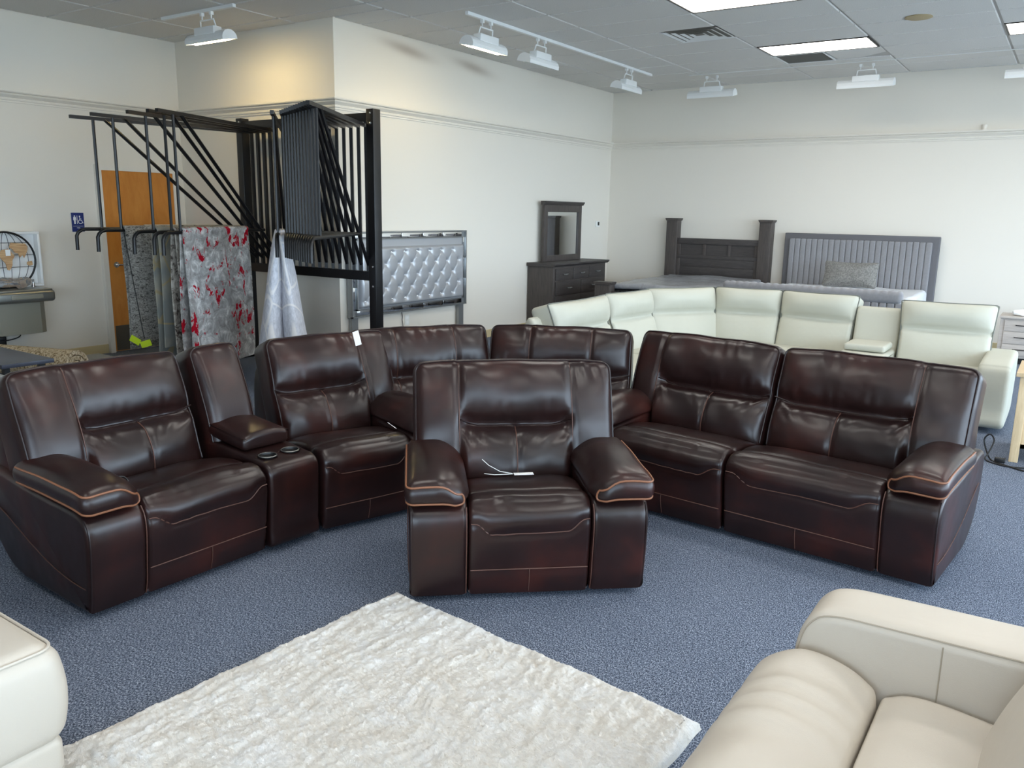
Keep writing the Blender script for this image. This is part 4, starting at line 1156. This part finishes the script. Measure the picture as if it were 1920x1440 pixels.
# ------------------------------------------------------------------ mirrored tufted headboard against the middle wall
hb = thing('mirrored_headboard', 'silver tufted headboard with mirrored frame leaning on the middle wall', 'headboard', (XM + 0.06, 7.16, 0))
y0_, y1_, z0_, z1_ = -0.985, 0.985, 0.50, 1.40
box('backing', (-0.04, y0_, z0_), (0.0, y1_, z1_), 'silver_trim', hb, 0)
bw = 0.075
for nm, ya, yb_, za, zb_ in (('frame_rail', y0_, y1_, z1_ - 0.014, z1_), ('frame_rail', y0_, y1_, z0_, z0_ + 0.014), ('frame_rail', y0_, y0_ + 0.014, z0_, z1_), ('frame_rail', y1_ - 0.014, y1_, z0_, z1_),
                             ('frame_rail', y0_ + bw, y1_ - bw, z1_ - bw - 0.012, z1_ - bw), ('frame_rail', y0_ + bw, y1_ - bw, z0_ + bw, z0_ + bw + 0.012), ('frame_rail', y0_ + bw, y0_ + bw + 0.012, z0_ + bw, z1_ - bw), ('frame_rail', y1_ - bw - 0.012, y1_ - bw, z0_ + bw, z1_ - bw)):
    box(nm, (0.0, ya, za), (0.032, yb_, zb_), 'silver_trim', hb)
def strips(hor, fixed, a, b, n):
    for k in range(n):
        p, q = a + (b - a) * k / n + 0.004, a + (b - a) * (k + 1) / n - 0.004
        if hor: box('mirror_strip', (0.0, p, fixed), (0.016, q, fixed + bw - 0.018), 'mirror_glass', hb, 0.003)
        else: box('mirror_strip', (0.0, fixed, p), (0.016, fixed + bw - 0.018, q), 'mirror_glass', hb, 0.003)
strips(True, z1_ - bw + 0.002, y0_ + bw, y1_ - bw, 5); strips(True, z0_ + 0.016, y0_ + bw, y1_ - bw, 5)
strips(False, y0_ + 0.016, z0_ + bw, z1_ - bw, 3); strips(False, y1_ - bw + 0.002, z0_ + bw, z1_ - bw, 3)
py0, py1, pz0, pz1 = y0_ + bw + 0.012, y1_ - bw - 0.012, z0_ + bw + 0.012, z1_ - bw - 0.012
box('vinyl_border', (0.0, py0, pz0), (0.02, py1, pz1), 'silver_vinyl', hb)
qy0, qy1, qz0, qz1 = py0 + 0.02, py1 - 0.02, pz0 + 0.01, pz1 - 0.075
btn = []
nr_, ncol = 5, 8
for r_ in range(nr_):
    zz = qz0 + (qz1 - qz0) * (r_ + 0.55) / nr_
    off = 0.0 if r_ % 2 == 0 else 0.5
    for k in range(ncol + 1):
        yy = qy0 + (qy1 - qy0) * (k + 0.25 + off) / (ncol + 0.25)
        if qy0 + 0.03 < yy < qy1 - 0.03: btn.append((yy, zz))
nyy, nzz = 150, 60
Y_, Z_ = np.meshgrid(np.linspace(qy0, qy1, nyy), np.linspace(qz0, qz1, nzz), indexing='ij')
dep = np.full(Y_.shape, 0.062)
edge = np.minimum(np.minimum(Y_ - qy0, qy1 - Y_), np.minimum(Z_ - qz0, qz1 - Z_))
dep *= np.sqrt(np.clip(1 - (1 - np.clip(edge / 0.03, 0, 1)) ** 2, 0, 1))
for yy, zz in btn:
    d2 = (Y_ - yy) ** 2 + (Z_ - zz) ** 2
    dep -= 0.030 * np.exp(-np.sqrt(d2) / 0.026)
for i, (ya, za) in enumerate(btn):
    for yb_, zb_ in btn[i + 1:]:
        L_ = math.hypot(yb_ - ya, zb_ - za)
        if 0.05 < L_ < 0.19 and abs(zb_ - za) > 0.05:
            t_ = np.clip(((Y_ - ya) * (yb_ - ya) + (Z_ - za) * (zb_ - za)) / L_ ** 2, 0, 1)
            dd = np.hypot(Y_ - ya - t_ * (yb_ - ya), Z_ - za - t_ * (zb_ - za))
            dep -= 0.006 * np.exp(-(dd / 0.008) ** 2)
V = np.column_stack([np.maximum(dep, 0.0).ravel() + 0.018, Y_.ravel(), Z_.ravel()])
idx = np.arange(nyy * nzz).reshape(nyy, nzz)
Fc = np.stack([idx[:-1, :-1].ravel(), idx[1:, :-1].ravel(), idx[1:, 1:].ravel(), idx[:-1, 1:].ravel()], 1)
pn = mesh('tufted_panel', V.tolist(), Fc.tolist(), 'silver_vinyl', hb, True)
bmesh_btn = lathe_data([(0.0, 0), (0.011, 0.0), (0.012, 0.004), (0.008, 0.009), (0.0, 0.011)], 12)
first = None
for yy, zz in btn:
    i_, j_ = np.argmin(np.abs(np.linspace(qy0, qy1, nyy) - yy)), np.argmin(np.abs(np.linspace(qz0, qz1, nzz) - zz))
    mwt = Matrix.Translation((max(dep[i_, j_], 0) + 0.019, yy, zz)) @ Matrix.Rotation(math.pi / 2, 4, 'Y')
    if first is None: first = mesh('button', bmesh_btn[0], bmesh_btn[1], 'crystal', pn, True, mwt, True)
    else:
        c_ = first.copy(); COL.objects.link(c_); c_.matrix_local = mwt
for ya in (y0_ + 0.02, y1_ - 0.11):
    box('leg', (-0.04, ya, 0.0), (0.0, ya + 0.09, z0_), 'silver_trim', hb)
ol = thing('wall_outlet', 'white wall outlet under the mirrored headboard', 'outlet', (XM, 7.13, 0.385))
box('plate', (0, -0.038, -0.06), (0.008, 0.038, 0.06), 'white_plastic', ol, 0.003)
for dz in (-0.026, 0.026): box('socket', (0.008, -0.018, dz - 0.014), (0.011, 0.018, dz + 0.014), 'paper', ol, 0.002)
tag(tube('headboard_cord', [(XM + 0.01, 7.03, 0.50), (XM + 0.014, 7.04, 0.44), (XM + 0.014, 7.035, 0.40), (XM + 0.014, 7.055, 0.30), (XM + 0.014, 7.06, 0.02)], 0.004, 'black_plastic'), 'thin black cord hanging below the mirrored headboard', 'cord')

# ------------------------------------------------------------------ rug display rack
rk = thing('rug_rack', 'black metal rug display rack with swinging arms', 'rack', (-6.55, 5.9, 0))
RX, RY = -6.55, 5.9
for x in (-7.50, -5.605):
    p_ = box('post', (x - 0.045 - RX, -0.05, 0), (x + 0.045 - RX, 0.05, 2.55), 'black_metal', rk, 0.004)
    for z in (2.51, 2.42, 1.09, 0.90):
        lathe('bolt', [(0.012, 0), (0.012, 0.006), (0.006, 0.010)], 'bolt_chrome', p_, 10, Matrix.Translation((x - RX + 0.012, -0.05, z)) @ Matrix.Rotation(math.pi / 2, 4, 'X'))
    box('foot', (x - 0.045 - RX, -0.45, 0), (x + 0.045 - RX, 0.12, 0.06), 'black_metal', rk, 0.004)
box('cross_beam', (-7.455 - RX, -0.03, 2.44), (-5.65 - RX, 0.03, 2.52), 'black_metal', rk, 0.003)
box('cross_beam', (-7.455 - RX, -0.03, 0.95), (-5.65 - RX, 0.03, 1.04), 'black_metal', rk, 0.003)
ZT, ZP, LA = 2.405, 1.41, 1.80
def arm_dir(tip, hx):
    d = Vector((tip[0] - hx, tip[1] - RY)); return d.normalized()
arms = []
tips = [(-7.61, 4.21), (-7.24, 4.08), (-6.74, 4.06), (-6.50, 4.10), (-6.38, 4.11), (-5.62, 4.72)]
ri = [(-5.55, 4.76), (-4.86, 4.42)]
for i in range(18):
    hx = -7.36 + 0.0975 * i
    if i < 6: tp = tips[i]; L = 1.80 if i < 5 else 1.72
    else:
        f_ = (i - 6) / 11.0; tp = (ri[0][0] + (ri[1][0] - ri[0][0]) * f_, ri[0][1] + (ri[1][1] - ri[0][1]) * f_); L = None
    d = arm_dir(tp, hx); L = L or (Vector((tp[0] - hx, tp[1] - RY)).length)
    arms.append((hx, d, L))
    a = bpy.data.objects.new('swing_arm', None)
    # arm in local frame: +x along the arm
    mwa = Matrix.Translation((hx - RX, -0.0, 0)) @ Matrix.Rotation(math.atan2(d.y, d.x), 4, 'Z')
    s = 0.015
    V, Fc = joined([(bverts((-s, -s, 1.035), (s, s, 2.445)), BOXF), (bverts((0, -s, ZT - s), (L, s, ZT + s)), BOXF)])
    bpy.data.objects.remove(a)
    ar = mesh('swing_arm', V, Fc, 'black_metal', rk, False, mwa)
    tube('brace', [(0.0, 0, 1.10), (L - 0.30, 0, ZT)], 0.017, 'black_metal', ar, 6)
    tube('drop_rod', [(L - 0.20, 0, ZT), (L - 0.20, 0, ZP)], 0.0135, 'black_metal', ar, 6)
    hook = [(0.30, 0, ZP), (L - 0.05, 0, ZP), (L - 0.015, 0, ZP - 0.008), (L + 0.015, 0, ZP - 0.03), (L + 0.03, 0, ZP - 0.06), (L + 0.032, 0, ZP - 0.19)]
    tube('hook_pipe', hook, 0.0165, 'black_metal', ar, 8)
def hanging_rug(k, s0, s1, drop_f, drop_b, mat, label, seed, off=0.0, flare=0.0, thick=0.012):
    hx, d, L = arms[k]
    prof = []
    for z in np.linspace(-drop_f, -0.02, 16): prof.append((-0.022 - 0.012 * math.sin(z * 5 + seed) - flare * (-z) * 0.5, z))
    for a in np.linspace(180, 0, 7)[1:-1]: prof.append((0.022 * math.cos(math.radians(a)), 0.0 + 0.022 * math.sin(math.radians(a)) - 0.004))
    for z in np.linspace(-0.02, -drop_b, 16): prof.append((0.022 + 0.012 * math.sin(z * 4 + seed) + flare * (-z) * 0.5, z))
    P = np.array(prof); t_ = np.gradient(P, axis=0); N = np.stack([t_[:, 1], -t_[:, 0]], 1); N /= np.linalg.norm(N, axis=1, keepdims=True)
    outer, inner = P - N * thick, P
    ns_ = 9; V = []; Fc = []; m = len(P)
    for i in range(ns_):
        f_ = i / (ns_ - 1); s = s0 + (s1 - s0) * f_
        for q in np.vstack([outer, inner[::-1]]):
            w_ = 0.012 * math.sin(f_ * 7 + seed) * min(1, -q[1] if q[1] < 0 else 0)
            V.append((s, q[0] + w_, q[1]))
    mm = 2 * m
    for i in range(ns_ - 1):
        for k_ in range(mm): Fc.append((i * mm + k_, i * mm + (k_ + 1) % mm, (i + 1) * mm + (k_ + 1) % mm, (i + 1) * mm + k_))
    for b_ in (0, (ns_ - 1) * mm):
        for k_ in range(m - 1): Fc.append((b_ + k_, b_ + k_ + 1, b_ + mm - 2 - k_, b_ + mm - 1 - k_))
    mwr = Matrix.Translation((hx, RY, ZP + 0.012)) @ Matrix.Rotation(math.atan2(d.y, d.x), 4, 'Z')
    o = mesh('hanging_rug', V, Fc, mat, None, True, mwr, True, 60)
    return tag(o, label, 'rug', 'rugs hanging on the rack')
hanging_rug(0, 0.35, 1.20, 1.05, 1.0, 'rug_plain_ivory', 'plain ivory rug hanging at the rear of the rack near the door', 1)
hanging_rug(1, 0.40, 1.585, 1.12, 1.08, 'rug_shag_grey', 'grey and black shaggy rug hanging in front of the door', 2)
hanging_rug(2, 0.45, 1.585, 1.22, 1.06, 'rug_gold_lines', 'grey green rug with thin gold crossing lines on the rack', 3, flare=0.03)
hanging_rug(3, 0.50, 1.585, 1.10, 1.14, 'rug_blotch', 'mottled brown and ivory rug behind the red splashed rug', 4, flare=0.02)
hanging_rug(4, 0.62, 1.59, 1.22, 1.24, 'rug_red_grey', 'grey rug with bright red splashes hanging on the rack', 5, flare=0.03)
def draped_pair(k, label):
    """rug folded over the arm, its two halves hanging as curved lobes seen from their ends"""
    hx, d, L = arms[k]
    mwr = Matrix.Translation((hx, RY, ZP + 0.012)) @ Matrix.Rotation(math.atan2(d.y, d.x), 4, 'Z')
    parts = []
    for side, ln, wid, cen in ((-1, 1.36, 0.125, 0.115), (1, 1.12, 0.10, 0.105)):
        V = []; Fc = []; nz, na = 22, 26
        for i in range(nz):
            f_ = i / (nz - 1); z = 0.02 - ln * f_
            w_ = 0.022 + wid * (1 - (1 - min(f_ * 1.05, 1)) ** 1.7); c0 = side * (0.012 + cen * f_ ** 0.85)
            for q in range(na):
                a = 2 * math.pi * q / na
                V.append((1.22 + 0.30 * math.sin(a) + 0.01 * math.sin(9 * f_ + a), c0 + w_ * 0.9 * math.cos(a) + 0.008 * math.sin(6 * f_ + 2 * a + side), z - 0.03 * math.cos(a) * f_ * side))
        for i in range(nz - 1):
            for q in range(na): Fc.append((i * na + q, i * na + (q + 1) % na, (i + 1) * na + (q + 1) % na, (i + 1) * na + q))
        Fc.append(tuple(range(na)))
        # wall thickness: inner skin
        o_ = len(V)
        for i in range(nz):
            c_ = np.mean([V[i * na + q] for q in range(na)], axis=0)
            for q in range(na):
                p = np.array(V[i * na + q]); V.append(tuple(c_ + (p - c_) * 0.86))
        for i in range(nz - 1):
            for q in range(na): Fc.append((o_ + i * na + q, o_ + (i + 1) * na + q, o_ + (i + 1) * na + (q + 1) % na, o_ + i * na + (q + 1) % na))
        b_ = (nz - 1) * na
        for q in range(na): Fc.append((b_ + q, b_ + (q + 1) % na, o_ + b_ + (q + 1) % na, o_ + b_ + q))
        parts.append((V, Fc))
    V, Fc = joined(parts)
    o = mesh('hanging_rug', V, Fc, 'rug_silver', None, True, mwr, True, 60)
    return tag(o, label, 'rug', 'rugs hanging on the rack')
draped_pair(5, 'pale silver white rug folded over a middle rack arm')
tg = thing('rug_label', 'lime green and white label dangling from the shaggy rug', 'tag', (-7.21, 4.30, 0))
tube('string', [(0.0, 0.0, 1.40), (0.05, 0.03, 0.9), (0.10, 0.06, 0.42)], 0.004, 'black_plastic', tg, 5)
mesh('card', bverts((-0.05, -0.003, -0.03), (0.05, 0.003, 0.03)), BOXF, 'lime_plastic', tg, False, Matrix.Translation((0.05, 0.0, 0.40)) @ Matrix.Rotation(0.5, 4, 'Z') @ Matrix.Rotation(0.5, 4, 'Y'))
mesh('card', bverts((-0.05, -0.003, -0.03), (0.05, 0.003, 0.03)), BOXF, 'lime_plastic', tg, False, Matrix.Translation((0.14, 0.05, 0.37)) @ Matrix.Rotation(0.6, 4, 'Z') @ Matrix.Rotation(-0.3, 4, 'Y'))

# ------------------------------------------------------------------ left wall: fountain, globe art, sign
ft = thing('drinking_fountain', 'wall mounted grey drinking fountain with steel basin', 'drinking fountain', (XL, 3.92, 0))
prism('body', [(-0.24, 0.0), (-0.24, 0.26), (-0.16, 0.34), (0.22, 0.34), (0.28, 0.30), (0.28, 0.0)][::-1], 'z', 0.36, 0.69, 'taupe_enamel', ft, Matrix(((0, 1, 0, 0), (1, 0, 0, 0), (0, 0, 1, 0), (0, 0, 0, 1))))
rbox('basin', (0.44, 0.64, 0.115), 0.035, 'stainless', ft, (4, 6, 1), 4, None, (0.22, 0.02, 0.735))
rbox('basin_lip', (0.40, 0.60, 0.02), 0.009, 'stainless', ft, (3, 3, 1), 2, None, (0.22, 0.02, 0.795))
rbox('push_bar', (0.016, 0.30, 0.042), 0.007, 'taupe_enamel', ft, (1, 4, 1), 3, None, (0.442, 0.06, 0.735))
sp_ = lathe('spout', [(0.022, 0.80), (0.018, 0.82), (0.010, 0.86), (0.014, 0.88), (0.004, 0.885)], 'bolt_chrome', ft, 14, Matrix.Translation((0.16, 0.26, 0)))
tube('cable', catmull([(0.05, -0.15, 0.36), (0.06, -0.12, 0.30), (0.06, 0.0, 0.275), (0.06, 0.12, 0.30), (0.05, 0.15, 0.36)], 5), 0.006, 'black_plastic', ft, 6)
crumple('plastic_wrap', (XL + 0.22, 3.93, 0.806), (0.20, 0.34, 0.07), 'clear_wrap', 9, 'crumpled clear plastic wrap on top of the drinking fountain', 'plastic wrap')
bx = thing('foam_tray', 'white shallow box standing upright behind the globe wall art', 'box', (XL + 0.02, 3.82, 0.806))
by0, by1, bz = -0.56, 0.49, 0.55
box('panel', (0.0, by0, 0.0), (0.02, by1, bz), 'paper', bx)
for nm, lo, hi in (('rim', (0.02, by0, bz - 0.025), (0.10, by1, bz)), ('rim', (0.02, by0, 0.0), (0.10, by1, 0.025)), ('rim', (0.02, by1 - 0.025, 0.025), (0.10, by1, bz - 0.025)), ('rim', (0.02, by0, 0.025), (0.10, by0 + 0.025, bz - 0.025))):
    box(nm, lo, hi, 'paper', bx, 0.005)
gl = thing('globe_wall_art', 'black wire globe wall art with wooden continents above the fountain', 'wall art', (XL + 0.16, 3.95, 1.08))
GR = 0.275
circ = lambda r, n=48: [(0, r * math.cos(a), r * math.sin(a)) for a in np.linspace(0, 2 * math.pi, n + 1)[:-1]]
tube('ring', circ(GR), 0.010, 'black_metal', gl, 8, True)
for k, a in enumerate((-0.75, -0.45, -0.15, 0.15, 0.45, 0.75)):
    tube('meridian', [(0.004, GR * a * math.cos(t_), GR * math.sin(t_)) for t_ in np.linspace(-math.pi / 2, math.pi / 2, 21)], 0.0028, 'black_metal', gl, 5)
for z in (-0.19, -0.07, 0.05, 0.17):
    w_ = math.sqrt(GR ** 2 - z ** 2); tube('parallel', [(0.004, -w_, z), (0.004, w_, z)], 0.0028, 'black_metal', gl, 5)
conts = [[(-0.045, 0.10), (0.02, 0.115), (0.055, 0.07), (0.075, 0.04), (0.05, 0.0), (0.045, -0.05), (0.015, -0.10), (-0.005, -0.09), (-0.015, -0.03), (-0.055, 0.02), (-0.07, 0.06)],
         [(0.03, 0.125), (0.05, 0.17), (0.12, 0.165), (0.185, 0.16), (0.205, 0.13), (0.20, 0.09), (0.18, 0.05), (0.165, 0.02), (0.15, 0.05), (0.125, 0.025), (0.11, 0.065), (0.08, 0.075), (0.06, 0.11)],
         [(0.19, -0.02), (0.235, -0.015), (0.24, -0.055), (0.205, -0.06), (0.185, -0.045)],
         [(-0.14, -0.235), (-0.07, -0.205), (0.05, -0.205), (0.13, -0.19), (0.14, -0.225), (0.06, -0.262), (-0.07, -0.262)],
         [(-0.25, 0.06), (-0.19, 0.16), (-0.12, 0.19), (-0.10, 0.13), (-0.15, 0.10), (-0.16, 0.05), (-0.19, 0.03), (-0.17, -0.02), (-0.14, -0.04), (-0.16, -0.12), (-0.19, -0.13), (-0.20, -0.03)]]
for c_ in conts: prism('continent', c_, 'x', 0.006, 0.016, 'globe_wood', gl)
mesh('card', bverts((0.02, -0.01, 0.045), (0.022, 0.035, 0.105)), BOXF, 'paper', gl, False)
sg = thing('restroom_sign', 'navy blue restroom sign with white figures beside the door', 'sign', (XL + 0.001, 4.78, 1.445))
rbox('plate', (0.006, 0.135, 0.20), 0.0029, 'navy_sign', sg, (1, 6, 6), 2, lambda P: P, (0.003, 0, 0))
xs_ = 0.0065
def slab(nm, poly, mat='paper'): prism(nm, poly, 'x', xs_, xs_ + 0.0012, mat, sg)
def disc(cy, cz, r, n=14): return [(cy + r * math.cos(2 * math.pi * k / n), cz + r * math.sin(2 * math.pi * k / n)) for k in range(n)]
slab('man_figure', [(-0.047, 0.055), (-0.021, 0.055), (-0.018, 0.022), (-0.023, 0.02), (-0.025, 0.045), (-0.027, -0.018), (-0.033, -0.018), (-0.034, 0.012), (-0.035, -0.018), (-0.041, -0.018), (-0.043, 0.045), (-0.045, 0.02), (-0.05, 0.022)])
slab('man_head', disc(-0.034, 0.064, 0.0075))
slab('divider_bar', [(-0.010, -0.018), (-0.005, -0.018), (-0.005, 0.07), (-0.010, 0.07)])
slab('wheelchair_head', disc(0.020, 0.062, 0.007))
tube('wheelchair_wheel', [(xs_ + 0.001, 0.026 + 0.021 * math.cos(a), 0.006 + 0.021 * math.sin(a)) for a in np.linspace(2.0, 6.0, 16)], 0.0028, 'paper', sg, 5)
tubes('wheelchair_body', [[(xs_ + 0.001, 0.020, 0.054), (xs_ + 0.001, 0.022, 0.020), (xs_ + 0.001, 0.040, 0.019), (xs_ + 0.001, 0.049, -0.008), (xs_ + 0.001, 0.056, -0.006)], [(xs_ + 0.001, 0.021, 0.036), (xs_ + 0.001, 0.037, 0.034)]], 0.0032, 'paper', sg, 5)
slab('rule', [(-0.055, -0.042), (0.055, -0.042), (0.055, -0.040), (-0.055, -0.040)])
fc = bpy.data.curves.new('lettering', 'FONT'); fc.body = 'MEN'; fc.size = 0.016; fc.align_x = 'CENTER'; fc.align_y = 'CENTER'; fc.extrude = 0.0006
fo = bpy.data.objects.new('lettering', fc); COL.objects.link(fo)
bpy.context.view_layer.update()
lm = bpy.data.meshes.new_from_object(fo.evaluated_get(bpy.context.evaluated_depsgraph_get()))
bpy.data.objects.remove(fo); lm.materials.clear(); lm.materials.append(M['paper'].m)
lo_ = bpy.data.objects.new('lettering', lm); COL.objects.link(lo_); lo_.parent = sg
lo_.matrix_local = Matrix.Translation((xs_ + 0.0008, 0.0, -0.06)) @ Matrix(((0, 0, 1, 0), (1, 0, 0, 0), (0, 1, 0, 0), (0, 0, 0, 1)))
ad = thing('power_adapter', 'black power adapter plugged into the wall under the fountain', 'adapter', (XL, 3.885, 0.27))
box('brick', (0.0, -0.035, -0.045), (0.05, 0.035, 0.045), 'black_plastic', ad, 0.006)
tube('cable', [(0.03, 0.0, -0.04), (0.04, 0.01, -0.12), (0.05, 0.0, -0.26)], 0.004, 'black_plastic', ad, 5)

# ------------------------------------------------------------------ clutter at the left edge
def roll(name, p0, p1, r, mat, label, turns=2.6, group='rolled rugs'):
    """spiral-wound rug with visible layers at its ends"""
    p0, p1 = Vector(p0), Vector(p1); d = (p1 - p0); L = d.length; d.normalize()
    n = int(turns * 26); prof = []
    tk = r / (turns + 0.8) * 0.86
    for i in range(n + 1):
        a = 2 * math.pi * turns * i / n; rr = r - (r * 0.80) * i / n
        prof.append((rr * math.cos(a), rr * math.sin(a)))
    P = np.array(prof); ctr = P * (1 - tk / np.maximum(np.linalg.norm(P, axis=1, keepdims=True), tk * 1.05))
    m = len(P); V = []; Fc = []
    side = Vector((-d.y, d.x, 0)).normalized(); upv = Vector((0, 0, 1))
    nst = 6
    for i in range(nst):
        c_ = p0 + d * L * i / (nst - 1)
        for q in np.vstack([P, ctr[::-1]]): V.append(c_ + side * q[0] + upv * q[1])
    mm = 2 * m
    for i in range(nst - 1):
        for k in range(mm): Fc.append((i * mm + k, i * mm + (k + 1) % mm, (i + 1) * mm + (k + 1) % mm, (i + 1) * mm + k))
    for b_ in (0, (nst - 1) * mm):
        for k in range(m - 1): Fc.append((b_ + k, b_ + k + 1, b_ + mm - 2 - k, b_ + mm - 1 - k))
    o = mesh(name, V, Fc, mat, None, True, None, True, 50)
    return tag(o, label, 'rug', group)
roll('rolled_rug', (-5.9, 1.05, 0.115), (-4.12, 1.86, 0.115), 0.115, 'rug_pale_fur', 'pale fur rug rolled on the carpet beside the sectional')
roll('rolled_rug', (-6.1, 1.42, 0.105), (-4.40, 2.17, 0.105), 0.105, 'rug_navy', 'navy rug with white motif rolled up behind the pale roll')
mo = tubes('leaf_motif', [[(-4.62 + 0.055 * math.cos(a) * 1.0, 1.935 - 0.02 * math.cos(a) + 0.0, 0.155 + 0.06 * math.sin(a)) for a in np.linspace(0, 2 * math.pi, 17)]], 0.006, 'paper', bpy.data.objects['rolled_rug.001'], 5)
pf_ = thing('low_platform', 'low black platform holding the grey rolled rug', 'platform', (-5.9, 2.4, 0))
box('deck', (-0.9, -0.36, 0.10), (0.72, 0.26, 0.14), 'black_metal', pf_, 0.004)
for x in (-0.8, 0.62):
    for y in (-0.25, 0.19): box('leg', (x - 0.03, y - 0.03, 0), (x + 0.03, y + 0.03, 0.10), 'black_metal', pf_)
roll('rolled_rug', (-6.75, 2.32, 0.36), (-5.25, 2.39, 0.36), 0.22, 'rug_stripe_grey', 'thick grey striped rug rolled up on the black platform')
roll('rolled_rug', (-8.75, 3.55, 0.16), (-7.55, 3.93, 0.16), 0.16, 'rug_jute', 'tan braided jute rug rolled up under the fountain')
ct = thing('coffee_table', 'dark slate topped table at the left edge behind the sectional', 'table', (-6.74, 2.94, 0))
box('top', (-0.70, -0.22, 0.47), (0.50, 0.15, 0.50), 'slate_top', ct, 0.003)
for x in (-0.6, 0.42):
    for y in (-0.16, 0.09): box('leg', (x - 0.02, y - 0.02, 0), (x + 0.02, y + 0.02, 0.47), 'black_metal', ct)
pb = box('plank_stack', (-0.7, -0.12, 0.0), (0.0, 0.12, 0.06), 'oak', None, 0.003, Matrix.Translation((-8.0, 3.2, 0.0)) @ Matrix.Rotation(0.2, 4, 'Z'))
tag(pb, 'pale wooden plank lying behind the slate table', 'plank')
mtb = mesh('floor_mat', bverts((-0.55, -0.3, 0.0), (0.35, 0.42, 0.012)), BOXF, 'rug_stripe_grey', None, False, Matrix.Translation((-8.35, 4.45, 0.001)))
tag(mtb, 'flat grey mat on the floor in front of the door', 'mat')
